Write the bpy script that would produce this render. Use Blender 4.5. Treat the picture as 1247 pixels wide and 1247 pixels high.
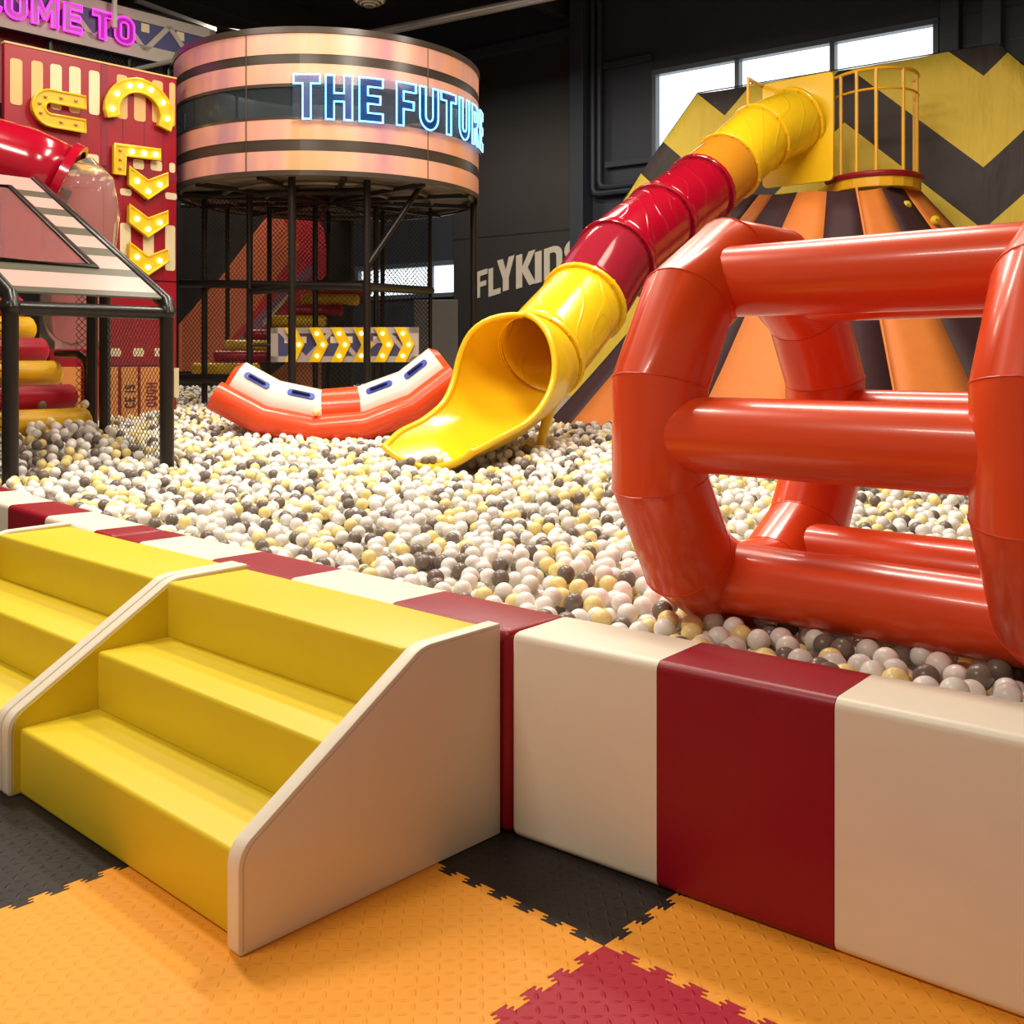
import bpy, bmesh, math, random
import numpy as np
from mathutils import Vector, Matrix
from mathutils.geometry import tessellate_polygon

for o in list(bpy.data.objects): bpy.data.objects.remove(o)
scene = bpy.context.scene
C = scene.collection
PI = math.pi

# ------------------------------------------------------------------ camera
F = 1280.0; HOR = 440.0; CX = 623.5; H = 1.30          # focal length in px, horizon row, eye height
cd = bpy.data.cameras.new('camera'); cam = bpy.data.objects.new('camera', cd); C.objects.link(cam)
cam.location = (0, 0, H); cam.rotation_euler = (PI/2, 0, 0)
cd.sensor_width = 36; cd.sensor_fit = 'HORIZONTAL'; cd.lens = F/1247*36
cd.shift_y = -(623.5-HOR)/1247; cd.clip_end = 100
scene.camera = cam

# ------------------------------------------------------------------ light
w = bpy.data.worlds.new('world'); scene.world = w; w.use_nodes = True
w.node_tree.nodes['Background'].inputs[0].default_value = (1.0, 0.76, 0.56, 1)
w.node_tree.nodes['Background'].inputs[1].default_value = 0.22
def hall_or_fill_lamp(x, y, z, sx, sy, power, rz=0, col=(1, .88, .74)):
    l = bpy.data.lights.new('hall_or_fill_lamp', 'AREA'); l.shape = 'RECTANGLE'; l.size = sx; l.size_y = sy
    l.energy = power; l.color = col
    o = bpy.data.objects.new('hall_or_fill_lamp', l); C.objects.link(o); o.location = (x, y, z); o.rotation_euler = (0, 0, rz)
for (x, y, p) in ((-2.6, 5.4, 160), (0.6, 5.9, 165), (-4.4, 8.4, 80), (-0.6, 8.8, 140), (2.6, 9.4, 115),
                  (-2.6, 10.6, 45), (-3.2, 0.6, 150), (-4.2, 15.0, 150), (0.2, 13.6, 70)):  # last two: fill lamps added to brighten the mural and wall letters
    hall_or_fill_lamp(x, y, 5.9, 2.0, .45, p, math.radians(-42.9))
vs = scene.view_settings
vs.view_transform = 'Standard'; vs.look = 'None'; vs.gamma = 1; vs.use_curve_mapping = False
vs.exposure = 0.38

# ------------------------------------------------------------------ materials
MATS = {}
def mat(name, col, rough=.5, metal=0, emit=0, ecol=None, bump=0, bscale=60, trans=0, ior=1.45, alpha=1, var=0, vscale=6, coat=0, spec=.5, sss=0):
    if name in MATS: return MATS[name]
    m = bpy.data.materials.new(name); m.use_nodes = True
    nt = m.node_tree; b = nt.nodes['Principled BSDF']
    b.inputs['Base Color'].default_value = (*col, 1); b.inputs['Roughness'].default_value = rough
    b.inputs['Metallic'].default_value = metal; b.inputs['IOR'].default_value = ior
    b.inputs['Specular IOR Level'].default_value = spec
    if trans: b.inputs['Transmission Weight'].default_value = trans
    if alpha < 1: b.inputs['Alpha'].default_value = alpha
    if coat: b.inputs['Coat Weight'].default_value = coat; b.inputs['Coat Roughness'].default_value = .08
    if sss: b.inputs['Subsurface Weight'].default_value = sss; b.inputs['Subsurface Radius'].default_value = (.02, .015, .01)
    if emit:
        b.inputs['Emission Color'].default_value = (*(ecol or col), 1); b.inputs['Emission Strength'].default_value = emit
    tc = nt.nodes.new('ShaderNodeTexCoord')
    if bump:
        n = nt.nodes.new('ShaderNodeTexNoise'); n.inputs['Scale'].default_value = bscale; n.inputs['Detail'].default_value = 3
        nt.links.new(tc.outputs['Object'], n.inputs['Vector'])
        bp = nt.nodes.new('ShaderNodeBump'); bp.inputs['Strength'].default_value = bump; bp.inputs['Distance'].default_value = .01
        nt.links.new(n.outputs['Fac'], bp.inputs['Height']); nt.links.new(bp.outputs['Normal'], b.inputs['Normal'])
    if var:
        n2 = nt.nodes.new('ShaderNodeTexNoise'); n2.inputs['Scale'].default_value = vscale; n2.inputs['Detail'].default_value = 4
        nt.links.new(tc.outputs['Object'], n2.inputs['Vector'])
        mx = nt.nodes.new('ShaderNodeMix'); mx.data_type = 'RGBA'
        mx.inputs[6].default_value = (*[c*(1-var) for c in col], 1); mx.inputs[7].default_value = (*[min(1, c*(1+var)) for c in col], 1)
        nt.links.new(n2.outputs['Fac'], mx.inputs[0]); nt.links.new(mx.outputs[2], b.inputs['Base Color'])
    MATS[name] = m
    return m
def nodes_of(m): return m.node_tree, m.node_tree.nodes['Principled BSDF']

V_WHITE = mat('vinyl_white', (.88, .81, .66), .42, bump=.06, bscale=25, var=.03)
V_RED   = mat('vinyl_red', (.29, .002, .016), .40, bump=.06, bscale=25, var=.05)
V_YEL   = mat('vinyl_yellow', (.78, .60, .025), .42, bump=.06, bscale=25, var=.03)
V_SEAM  = mat('vinyl_seam', (.55, .50, .43), .6)
PVC_OR  = mat('pvc_orange', (.84, .078, .014), .29, bump=.05, bscale=9, coat=.25)
PVC_WH  = mat('pvc_white', (.82, .78, .70), .28, bump=.05, bscale=9, coat=.2)
PVC_SEAM = mat('pvc_seam', (.74, .07, .02), .35)
BLUE    = mat('blue_handle', (.02, .06, .42), .4)
def wavy(m, scale=1.5, strength=.25):
    nt, b = nodes_of(m); tc = nt.nodes.new('ShaderNodeTexCoord')
    wv = nt.nodes.new('ShaderNodeTexWave'); wv.inputs['Scale'].default_value = scale; wv.inputs['Distortion'].default_value = 11
    wv.inputs['Detail'].default_value = 1; wv.inputs['Detail Scale'].default_value = .8
    cr = nt.nodes.new('ShaderNodeValToRGB'); cr.color_ramp.elements[0].position = .93; cr.color_ramp.elements[1].position = .985
    bp = nt.nodes.new('ShaderNodeBump'); bp.inputs['Strength'].default_value = strength; bp.inputs['Distance'].default_value = .02
    nt.links.new(tc.outputs['Object'], wv.inputs['Vector']); nt.links.new(wv.outputs['Fac'], cr.inputs[0])
    nt.links.new(cr.outputs[0], bp.inputs['Height']); nt.links.new(bp.outputs['Normal'], b.inputs['Normal'])
SL_YEL  = mat('slide_yellow', (.90, .56, .012), .22, coat=.3); wavy(SL_YEL)
SL_YELP = mat('slide_yellow_plain', (.90, .55, .012), .25, coat=.3, bump=.04, bscale=5)
SL_RED  = mat('slide_red', (.36, .003, .018), .18, coat=.4); wavy(SL_RED)
SL_CRED = mat('slide_clear_red', (.50, .03, .06), .10, trans=.55, ior=1.15)
SL_COR  = mat('slide_clear_orange', (.85, .38, .03), .10, trans=.45, ior=1.15)
SL_CLEAR = mat('slide_clear', (.95, .90, .86), .06, trans=.92, ior=1.2)
BALL_W  = mat('ball_white', (.92, .90, .85), .30, sss=.0)
BALL_G  = mat('ball_grey', (.20, .165, .14), .28)
BALL_Y  = mat('ball_yellow', (.95, .79, .34), .30)
SL_REDP = mat('slide_red_plain', (.36, .003, .018), .18, coat=.4)
NEON_PGLOW = mat('neon_pink_glow_fill', (.30, .015, .34), .3)  # purple glow around the pink tubes, put into a fill colour
NEON_BGLOW = mat('neon_blue_glow_fill', (.01, .06, .20), .2, alpha=.55)  # blue glow on the sign backing, put into a translucent tint
BLACKP  = mat('black_padding', (.014, .011, .009), .30, bump=.15, bscale=30)
BLACKM  = mat('black_metal', (.02, .018, .016), .35)
NET     = mat('net_cord', (.03, .026, .022), .7)
DARKW   = mat('dark_wall_paint', (.034, .043, .062), .55, bump=.1, bscale=8, var=.15, vscale=1.2)
DARKW2  = mat('dark_panel_paint', (.036, .034, .034), .5, bump=.1, bscale=8, var=.15, vscale=1.2)
CEIL    = mat('ceiling_paint', (.022, .020, .018), .8)
METAL   = mat('galvanised', (.35, .33, .29), .4, metal=.6)
WINGL   = mat('window_daylight', (.9, .95, 1), .3, emit=1.25, ecol=(.90, .96, 1))
WFRAME  = mat('window_frame', (.10, .13, .17), .4)
RED_P   = mat('red_print_panel', (.30, .004, .014), .38, var=.12, vscale=3)
RED_D   = mat('red_print_dark', (.22, .01, .03), .45)
CREAM   = mat('cream_print', (.72, .62, .38), .45, var=.15, vscale=2.5)
CREAMO  = mat('cream_amber_print', (.74, .44, .17), .45, var=.15, vscale=2.5)
MARQ    = mat('marquee_yellow', (.80, .52, .01), .35)
BULB    = mat('marquee_bulb', (1, .85, .45), .3, emit=6, ecol=(1, .80, .38))
BULB_OFF = mat('marquee_bulb_off', (.55, .38, .10), .3)
NEON_B  = mat('neon_blue', (.1, .4, 1), .3, emit=3.6, ecol=(.13, .50, 1))
NEON_P  = mat('neon_pink', (1, .05, .75), .3, emit=2.2, ecol=(1, .02, .55))
GREYB   = mat('grey_board', (.42, .37, .33), .55, var=.1)
TRUSSG  = mat('truss_print_grey', (.44, .38, .33), .5, var=.1)
BLUEP   = mat('blue_print', (.065, .065, .17), .5, var=.15)
ORP     = mat('orange_board_print', (.70, .28, .07), .5, var=.2, vscale=5)
INK     = mat('ink_print', (.05, .02, .015), .6)
F_OR    = mat('fabric_orange', (.80, .24, .045), .6, bump=.2, bscale=18, var=.08)
F_DK    = mat('fabric_dark', (.050, .018, .022), .65, bump=.2, bscale=18, var=.1)
YPAINT  = mat('yellow_paint', (.80, .42, .015), .35)
ROLL_Y  = mat('roller_yellow', (.84, .52, .012), .33, bump=.05, bscale=15)
ROLL_R  = mat('roller_red', (.45, .006, .03), .33, bump=.05, bscale=15)
PINKG   = mat('roof_pink', (.52, .32, .28), .30, var=.06)
DARKG   = mat('roof_grey_green', (.085, .08, .055), .35, var=.12)
TINT    = mat('tinted_window', (.55, .25, .24), .08, trans=.75, ior=1.1)
GLASSD  = mat('drum_glass', (.45, .55, .62), .05, trans=.95, ior=1.1)
LETTER  = mat('sign_paint_beige', (.80, .74, .62), .5)
MURAL_O = mat('mural_orange', (.88, .25, .12), .5, var=.12)
MURAL_R = mat('mural_red', (.80, .07, .09), .5, var=.12)
MURAL_P = mat('mural_violet', (.42, .2, .3), .5, var=.12)
HOLD    = mat('climbing_hold_yellow', (.85, .58, .02), .5)
FLOORB  = mat('subfloor', (.08, .06, .05), .8)
BEDM    = mat('pit_bed', (.42, .37, .31), .9)
# drum cladding : vertical smears of orange, pink and lilac, neon reflection painted into the print
DRUM = mat('drum_cladding', (.8, .4, .25), .30)
nt, b = nodes_of(DRUM); tc = nt.nodes.new('ShaderNodeTexCoord')
mp = nt.nodes.new('ShaderNodeMapping'); mp.inputs['Scale'].default_value = (1.2, 1.2, .16)
nz = nt.nodes.new('ShaderNodeTexNoise'); nz.inputs['Scale'].default_value = 1.5; nz.inputs['Detail'].default_value = 3
cr = nt.nodes.new('ShaderNodeValToRGB'); e = cr.color_ramp.elements
e[0].position = .33; e[0].color = (.50, .25, .30, 1); e[1].position = .68; e[1].color = (.85, .36, .17, 1)
k = e.new(.44); k.color = (.72, .36, .29, 1); k = e.new(.55); k.color = (.82, .42, .27, 1)
nt.links.new(tc.outputs['Object'], mp.inputs[0]); nt.links.new(mp.outputs[0], nz.inputs['Vector'])
nt.links.new(nz.outputs['Fac'], cr.inputs[0]); nt.links.new(cr.outputs[0], b.inputs['Base Color'])
DRUM_D = mat('drum_dark_band', (.055, .042, .030), .28)

# EVA mat with diamond-plate dashes in relief
def eva(name, col):
    m = mat(name, col, .50, spec=.35); nt, b = nodes_of(m); N = nt.nodes.new; L = nt.links.new
    tc = N('ShaderNodeTexCoord')
    def dash(rot, off):
        mp = N('ShaderNodeMapping'); mp.inputs['Rotation'].default_value = (0, 0, rot); mp.inputs['Location'].default_value = off
        mp.inputs['Scale'].default_value = (1/.046, 1/.046, 1)
        L(tc.outputs['Object'], mp.inputs[0]); sp = N('ShaderNodeSeparateXYZ'); L(mp.outputs[0], sp.inputs[0])
        def cell(o, kk):
            fr = N('ShaderNodeMath'); fr.operation = 'FRACT'; L(o, fr.inputs[0])
            s = N('ShaderNodeMath'); s.operation = 'SUBTRACT'; L(fr.outputs[0], s.inputs[0]); s.inputs[1].default_value = .5
            q = N('ShaderNodeMath'); q.operation = 'MULTIPLY'; L(s.outputs[0], q.inputs[0]); q.inputs[1].default_value = kk
            p = N('ShaderNodeMath'); p.operation = 'POWER'; L(q.outputs[0], p.inputs[0]); p.inputs[1].default_value = 2
            return p.outputs[0]
        a = N('ShaderNodeMath'); a.operation = 'ADD'; L(cell(sp.outputs[0], 3.3), a.inputs[0]); L(cell(sp.outputs[1], 10), a.inputs[1])
        r = N('ShaderNodeMath'); r.operation = 'SUBTRACT'; r.inputs[0].default_value = 1; r.use_clamp = True; L(a.outputs[0], r.inputs[1])
        return r.outputs[0]
    mxn = N('ShaderNodeMath'); mxn.operation = 'MAXIMUM'
    L(dash(PI/4, (0, 0, 0)), mxn.inputs[0]); L(dash(-PI/4, (.5, .5, 0)), mxn.inputs[1])
    bp = N('ShaderNodeBump'); bp.inputs['Strength'].default_value = .55; bp.inputs['Distance'].default_value = .004
    L(mxn.outputs[0], bp.inputs['Height']); L(bp.outputs['Normal'], b.inputs['Normal'])
    return m
E_OR = eva('eva_orange', (.90, .37, .035)); E_BK = eva('eva_black', (.021, .017, .015)); E_RD = eva('eva_red', (.42, .006, .03))

# chevron cloth of the backdrop (printed zigzag)
CHEV = mat('chevron_cloth', (.8, .6, .1), .65)
nt, b = nodes_of(CHEV); N = nt.nodes.new; L = nt.links.new
tc = N('ShaderNodeTexCoord'); sp = N('ShaderNodeSeparateXYZ'); L(tc.outputs['Object'], sp.inputs[0])
def mth(op, a, b_=None):
    n = N('ShaderNodeMath'); n.operation = op
    for i, v in enumerate((a, b_)):
        if v is None: continue
        if isinstance(v, (int, float)): n.inputs[i].default_value = v
        else: L(v, n.inputs[i])
    return n.outputs[0]
xx = mth('DIVIDE', mth('SUBTRACT', sp.outputs[0], .392), 3.36)
tri = mth('ABSOLUTE', mth('SUBTRACT', mth('FRACT', mth('ADD', xx, .5)), .5))      # 0 at valley, .5 at peak
q = mth('SUBTRACT', sp.outputs[2], mth('MULTIPLY', tri, 3.02))                     # height above the valley line
per = mth('FRACT', mth('DIVIDE', mth('SUBTRACT', q, 2.87), 1.837))                 # 0-.4 dark, .4-1 yellow
st = mth('GREATER_THAN', per, .405)
mx = N('ShaderNodeMix'); mx.data_type = 'RGBA'; mx.inputs[6].default_value = (.060, .048, .046, 1); mx.inputs[7].default_value = (.84, .62, .075, 1)
L(st, mx.inputs[0]); L(mx.outputs[2], b.inputs['Base Color'])
nz = N('ShaderNodeTexNoise'); nz.inputs['Scale'].default_value = 2.2; nz.inputs['Detail'].default_value = 4
mp = N('ShaderNodeMapping'); mp.inputs['Scale'].default_value = (1.6, 1, .5); L(tc.outputs['Object'], mp.inputs[0]); L(mp.outputs[0], nz.inputs['Vector'])
bp = N('ShaderNodeBump'); bp.inputs['Strength'].default_value = .8; bp.inputs['Distance'].default_value = .09
L(nz.outputs['Fac'], bp.inputs['Height']); L(bp.outputs['Normal'], b.inputs['Normal'])

# ------------------------------------------------------------------ helpers
def at(px, py, D):                                     # world point seen at a photo pixel at depth D
    return Vector(((px-CX)/F*D, D, H-(py-HOR)/F*D))
def on_plane(px, py, O, d):                            # (distance along d, height) on a vertical plane through O with horizontal direction d
    k = (px-CX)/F; t = (k*O[1]-O[0])/(d[0]-k*d[1]); D = O[1]+d[1]*t
    return t, H-(py-HOR)/F*D
class MB:
    def __init__(s): s.v = []; s.f = []
    def add(s, vs, fs):
        n = len(s.v); s.v += [tuple(v) for v in vs]; s.f += [tuple(i+n for i in f) for f in fs]; return s
    def box(s, x0, x1, y0, y1, z0, z1):
        return s.add([(x, y, z) for z in (z0, z1) for y in (y0, y1) for x in (x0, x1)],
                     [(0, 2, 3, 1), (4, 5, 7, 6), (0, 1, 5, 4), (2, 6, 7, 3), (0, 4, 6, 2), (1, 3, 7, 5)])
    def bar(s, p, q, w_, h_=None):                     # square bar between two points
        h_ = h_ or w_; p = Vector(p); q = Vector(q); d = (q-p).normalized()
        up = Vector((0, 0, 1)) if abs(d.z) < .9 else Vector((1, 0, 0))
        a = d.cross(up).normalized()*w_/2; c = a.normalized().cross(d)*h_/2
        vs = [e_+i*a+j*c for e_ in (p, q) for i, j in ((-1, -1), (1, -1), (1, 1), (-1, 1))]
        return s.add(vs, [(0, 1, 2, 3), (7, 6, 5, 4), (0, 4, 5, 1), (1, 5, 6, 2), (2, 6, 7, 3), (3, 7, 4, 0)])
    def tube(s, path, r, n=10, closed=False, caps=True):
        P = [Vector(p) for p in path]; m = len(P); rs = r if isinstance(r, (list, tuple)) else [r]*m
        T = []
        for i in range(m):
            a = P[(i-1) % m] if closed or i else P[i]; b_ = P[(i+1) % m] if closed or i < m-1 else P[i]
            d = (b_-a); T.append(d.normalized() if d.length else Vector((0, 0, 1)))
        up = Vector((0, 0, 1)) if abs(T[0].z) < .9 else Vector((1, 0, 0))
        nrm = T[0].cross(up).normalized(); vs = []
        for i in range(m):
            nrm = (nrm-T[i]*nrm.dot(T[i]))
            if nrm.length < 1e-6: nrm = T[i].orthogonal()
            nrm.normalize(); bn = T[i].cross(nrm)
            rr = rs[i]
            if 0 < i < m-1 or closed:                  # mitre
                d0 = (P[i]-P[(i-1) % m]).normalized(); cs = max(.5, T[i].dot(d0))
                sc = 1/cs
            else: sc = 1
            bend = ((P[(i+1) % m]-P[i]).normalized()-(P[i]-P[(i-1) % m]).normalized()) if sc > 1.0001 else None
            for k_ in range(n):
                an = 2*PI*k_/n; o_ = nrm*math.cos(an)*rr+bn*math.sin(an)*rr
                if bend is not None and bend.length > 1e-6:
                    bd = bend.normalized(); o_ = o_+bd*o_.dot(bd)*(sc-1)
                vs.append(P[i]+o_)
        fs = []
        for i in range(m if closed else m-1):
            j = (i+1) % m
            for k_ in range(n):
                l = (k_+1) % n; fs.append((i*n+k_, i*n+l, j*n+l, j*n+k_))
        if caps and not closed: fs += [tuple(range(n-1, -1, -1)), tuple(range((m-1)*n, m*n))]
        return s.add(vs, fs)
    def prism(s, loops, fn, d0, d1):                   # flat outline (outer loop, then holes) given depth by fn(x,y,d)
        tris = tessellate_polygon([[Vector((x, y, 0)) for x, y in lp] for lp in loops])
        flat = [p for lp in loops for p in lp]; n = len(flat)
        vs = [fn(x, y, d0) for x, y in flat]+[fn(x, y, d1) for x, y in flat]
        fs = [tuple(t) for t in tris]+[tuple(n+i for i in reversed(t)) for t in tris]; o_ = 0
        for lp in loops:
            m = len(lp)
            for i in range(m):
                j = (i+1) % m; fs.append((o_+i, o_+j, n+o_+j, n+o_+i))
            o_ += m
        return s.add(vs, fs)
    def loft(s, secs, closed=False):
        n = len(secs[0]); vs = [p for sec in secs for p in sec]; fs = []
        for i in range(len(secs)-1):
            for k_ in range(n if closed else n-1):
                l = (k_+1) % n; fs.append((i*n+k_, i*n+l, (i+1)*n+l, (i+1)*n+k_))
        return s.add(vs, fs)
    def ball(s, c, r, nu=10, nv=6, sq=(1, 1, 1)):
        c = Vector(c); vs = []
        for i in range(nv+1):
            for j in range(nu):
                t = PI*i/nv; a = 2*PI*j/nu
                vs.append(c+Vector((r*math.sin(t)*math.cos(a)*sq[0], r*math.sin(t)*math.sin(a)*sq[1], r*math.cos(t)*sq[2])))
        fs = [(i*nu+j, (i+1)*nu+j, (i+1)*nu+(j+1) % nu, i*nu+(j+1) % nu) for i in range(nv) for j in range(nu)]
        return s.add(vs, fs)
    def net(s, O, U, Vv, W, Hh, sp, r):                # diamond netting in a rectangle
        O = Vector(O); U = Vector(U).normalized(); Vv = Vector(Vv).normalized()
        for sg in (1, -1):
            c0 = -Hh if sg == 1 else 0; c1 = W if sg == 1 else W+Hh; c = c0+sp/2
            while c < c1:
                pts = []                               # line u = c + sg*v
                v0 = max(0, (0-c)*sg if sg == 1 else c-W); v1 = min(Hh, (W-c) if sg == 1 else c)
                if v1-v0 > .02:
                    p = O+U*(c+sg*v0)+Vv*v0; q_ = O+U*(c+sg*v1)+Vv*v1
                    d = (q_-p).normalized(); a = d.cross(U.cross(Vv)).normalized()*r; n_ = U.cross(Vv).normalized()*r
                    s.add([p+a, p-a*.5+n_*.87, p-a*.5-n_*.87, q_+a, q_-a*.5+n_*.87, q_-a*.5-n_*.87],
                          [(0, 1, 4, 3), (1, 2, 5, 4), (2, 0, 3, 5)])
                c += sp
        return s
    def build(s, name, m, parent=None, smooth=None, world=False, bevel=0, seg=2, solid=0, fix=True):
        me = bpy.data.meshes.new(name)
        vs = s.v
        if world and parent is not None:
            M = root_matrix(parent).inverted(); vs = [tuple(M @ Vector(v)) for v in vs]
        me.from_pydata(vs, [], s.f); me.update()
        if fix or bevel:
            bm = bmesh.new(); bm.from_mesh(me)
            if fix: bmesh.ops.recalc_face_normals(bm, faces=bm.faces)
            if bevel: bmesh.ops.bevel(bm, geom=[e_ for e_ in bm.edges if e_.calc_face_angle(0) > .5], offset=bevel, segments=seg, profile=.5, affect='EDGES', clamp_overlap=True)
            bm.to_mesh(me); bm.free()
        if smooth is not None:
            me.polygons.foreach_set('use_smooth', [True]*len(me.polygons)); me.set_sharp_from_angle(angle=math.radians(smooth))
        me.materials.append(m)
        o = bpy.data.objects.new(name, me); C.objects.link(o)
        if parent is not None: o.parent = parent
        if solid:
            md = o.modifiers.new('thickness', 'SOLIDIFY'); md.thickness = solid; md.offset = 0
        return o
def root_matrix(o):
    M = Matrix.Translation(o.location) @ o.rotation_euler.to_matrix().to_4x4()
    return root_matrix(o.parent) @ M if o.parent else M
def tag(o, label, cat, group=None):
    o['label'] = label; o['category'] = cat
    if group: o['group'] = group
    return o
def thing(name, label, cat, loc=(0, 0, 0), rz=0, group=None):
    o = bpy.data.objects.new(name, None); C.objects.link(o); o.empty_display_size = .1
    o.location = loc; o.rotation_euler = (0, 0, rz); return tag(o, label, cat, group)
def structure(o): o['kind'] = 'structure'; return o
def copy_tree(o, parent=None):
    c = o.copy(); C.objects.link(c); c.parent = parent
    for ch in [x for x in o.children]: copy_tree(ch, c)
    return c
def arc(cx, cy, r, a0, a1, n=10, ry=None):
    ry = r if ry is None else ry
    return [(cx+r*math.cos(math.radians(a0+(a1-a0)*i/n)), cy+ry*math.sin(math.radians(a0+(a1-a0)*i/n))) for i in range(n+1)]
def rrect(x0, y0, x1, y1, r, n=4):
    return arc(x1-r, y1-r, r, 0, 90, n)+arc(x0+r, y1-r, r, 90, 180, n)+arc(x0+r, y0+r, r, 180, 270, n)+arc(x1-r, y0+r, r, 270, 360, n)
def stroke(path, w_):                                  # outline of a thick polyline
    L_, R_ = [], []
    for i, p in enumerate(path):
        a = path[max(i-1, 0)]; b_ = path[min(i+1, len(path)-1)]
        d = Vector((b_[0]-a[0], b_[1]-a[1])).normalized(); n = Vector((-d.y, d.x))*w_/2
        L_.append((p[0]+n.x, p[1]+n.y)); R_.append((p[0]-n.x, p[1]-n.y))
    return L_+R_[::-1]
def glyph(ch):                                         # loops in a box of height 1, and its width
    s = .2
    if ch == 'T': return [[(0, 1), (0, 1-s), (.22, 1-s), (.22, 0), (.22+s, 0), (.22+s, 1-s), (.64, 1-s), (.64, 1)]], .64
    if ch == 'H': return [[(0, 0), (0, 1), (s, 1), (s, .6), (.44, .6), (.44, 1), (.64, 1), (.64, 0), (.44, 0), (.44, .41), (s, .41), (s, 0)]], .64
    if ch == 'E': return [[(0, 0), (0, 1), (.56, 1), (.56, 1-s), (s, 1-s), (s, .6), (.5, .6), (.5, .41), (s, .41), (s, s), (.56, s), (.56, 0)]], .56
    if ch == 'F': return [[(0, 0), (0, 1), (.56, 1), (.56, 1-s), (s, 1-s), (s, .58), (.5, .58), (.5, .39), (s, .39), (s, 0)]], .56
    if ch == 'L': return [[(0, 0), (0, 1), (s, 1), (s, s), (.54, s), (.54, 0)]], .54
    if ch == 'I': return [[(0, 0), (0, 1), (s, 1), (s, 0)]], s
    if ch == 'U': return [[(0, 1)]+[(0, .32)]+arc(.32, .32, .32, 180, 360, 12)+[(.64, 1), (.44, 1)]+arc(.32, .32, .12, 0, -180, 8)+[(s, 1)]], .64
    if ch == 'O': return [rrect(0, 0, .64, 1, .31, 6), rrect(.2, .2, .44, .8, .115, 5)], .64
    if ch == 'D': return [[(0, 0), (0, 1)]+arc(.32, .68, .32, 90, 0, 6)+arc(.32, .32, .32, 0, -90, 6), [(.2, .19)]+arc(.3, .33, .14, -90, 0, 5)+arc(.3, .67, .14, 0, 90, 5)+[(.2, .81)]], .64
    if ch == 'R': return [[(0, 0), (0, 1)]+arc(.34, .71, .29, 90, -70, 10)+[(.65, 0), (.44, 0), (.26, .39), (.2, .39), (.2, 0)], [(.2, .57)]+arc(.32, .7, .12, -90, 90, 8)+[(.2, .82)]], .65
    if ch == 'M': return [[(0, 0), (0, 1), (.2, 1), (.41, .52), (.62, 1), (.82, 1), (.82, 0), (.62, 0), (.62, .58), (.46, .22), (.36, .22), (.2, .58), (.2, 0)]], .82
    if ch == 'W': return [[(.16, 0), (0, 1), (.2, 1), (.29, .4), (.40, .95), (.52, .95), (.63, .4), (.72, 1), (.92, 1), (.76, 0), (.56, 0), (.46, .5), (.36, 0)]], .92
    if ch == 'Y': return [[(.22, 0), (.22, .38), (0, 1), (.21, 1), (.33, .62), (.45, 1), (.66, 1), (.44, .38), (.44, 0)]], .66
    if ch == 'K': return [[(0, 0), (0, 1), (.21, 1), (.21, .6), (.44, 1), (.67, 1), (.40, .53), (.68, 0), (.45, 0), (.21, .46), (.21, 0)]], .68
    if ch == 'C': return [stroke([(.54, .70)]+arc(.32, .70, .21, 20, 180, 8)+arc(.32, .30, .21, 180, 340, 8)+[(.54, .30)], s)], .64
    if ch == 'G': return [stroke([(.54, .72)]+arc(.32, .70, .21, 20, 180, 8)+arc(.32, .30, .21, 180, 360, 8)+[(.53, .45), (.34, .45)], s*.9)], .64
    if ch == 'S': return [stroke(arc(.31, .72, .19, 10, 270, 12)+arc(.31, .30, .21, 90, -170, 12), s)], .62
    return [], .3
# ------------------------------------------------------------------ building axes
TH = math.radians(-42.9)
E1 = Vector((math.cos(TH), math.sin(TH), 0)); E2 = Vector((-math.sin(TH), math.cos(TH), 0))
A0 = Vector((-.5955, 2.286, 0))                        # front right foot of the near foam steps
def loc_xy(p):                                         # coordinates in the frame of the foam steps
    r = Vector((p[0], p[1], 0))-A0; return r.dot(E1), r.dot(E2)
def Zs(D): return .43+.045*max(0, D-5)                 # height of the ball surface

# ------------------------------------------------------------------ setting: floor, walls, ceiling
fl = structure(MB().box(-9, 9, -3, 21, -.12, -.022).build('floor', FLOORB))
T = 1.134; S_E1, S_E2 = -1.442, 1.852
def seam(n=26, amp=.0135):                              # jigsaw edge from 0 to T: (along, across)
    st = T/n; out = [(0, 0)]
    for i in range(n):
        a = i*st; sg = 1 if i % 2 else -1; c = a+st/2; h_ = amp*sg; wn = st*.34; wt = st*.56
        if 0 < i < n-1:
            out += [(c-wn, 0), (c-wn*.9, h_*.30), (c-wt, h_*.62), (c-wt*.97, h_), (c+wt*.97, h_), (c+wt, h_*.62), (c+wn*.9, h_*.30), (c+wn, 0)]
    out.append((T, 0)); return out
sm = seam()
tilecol = {(0, 0): E_RD, (-1, 0): E_OR, (-2, 0): E_BK, (0, 1): E_OR, (-1, 1): E_BK, (-2, 1): E_OR, (1, 1): E_BK, (1, 0): E_OR, (-3, 0): E_OR, (-3, 1): E_BK, (0, -1): E_BK, (-1, -1): E_RD, (-2, -1): E_OR, (2, 0): E_BK, (2, 1): E_OR, (1, -1): E_OR}
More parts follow.
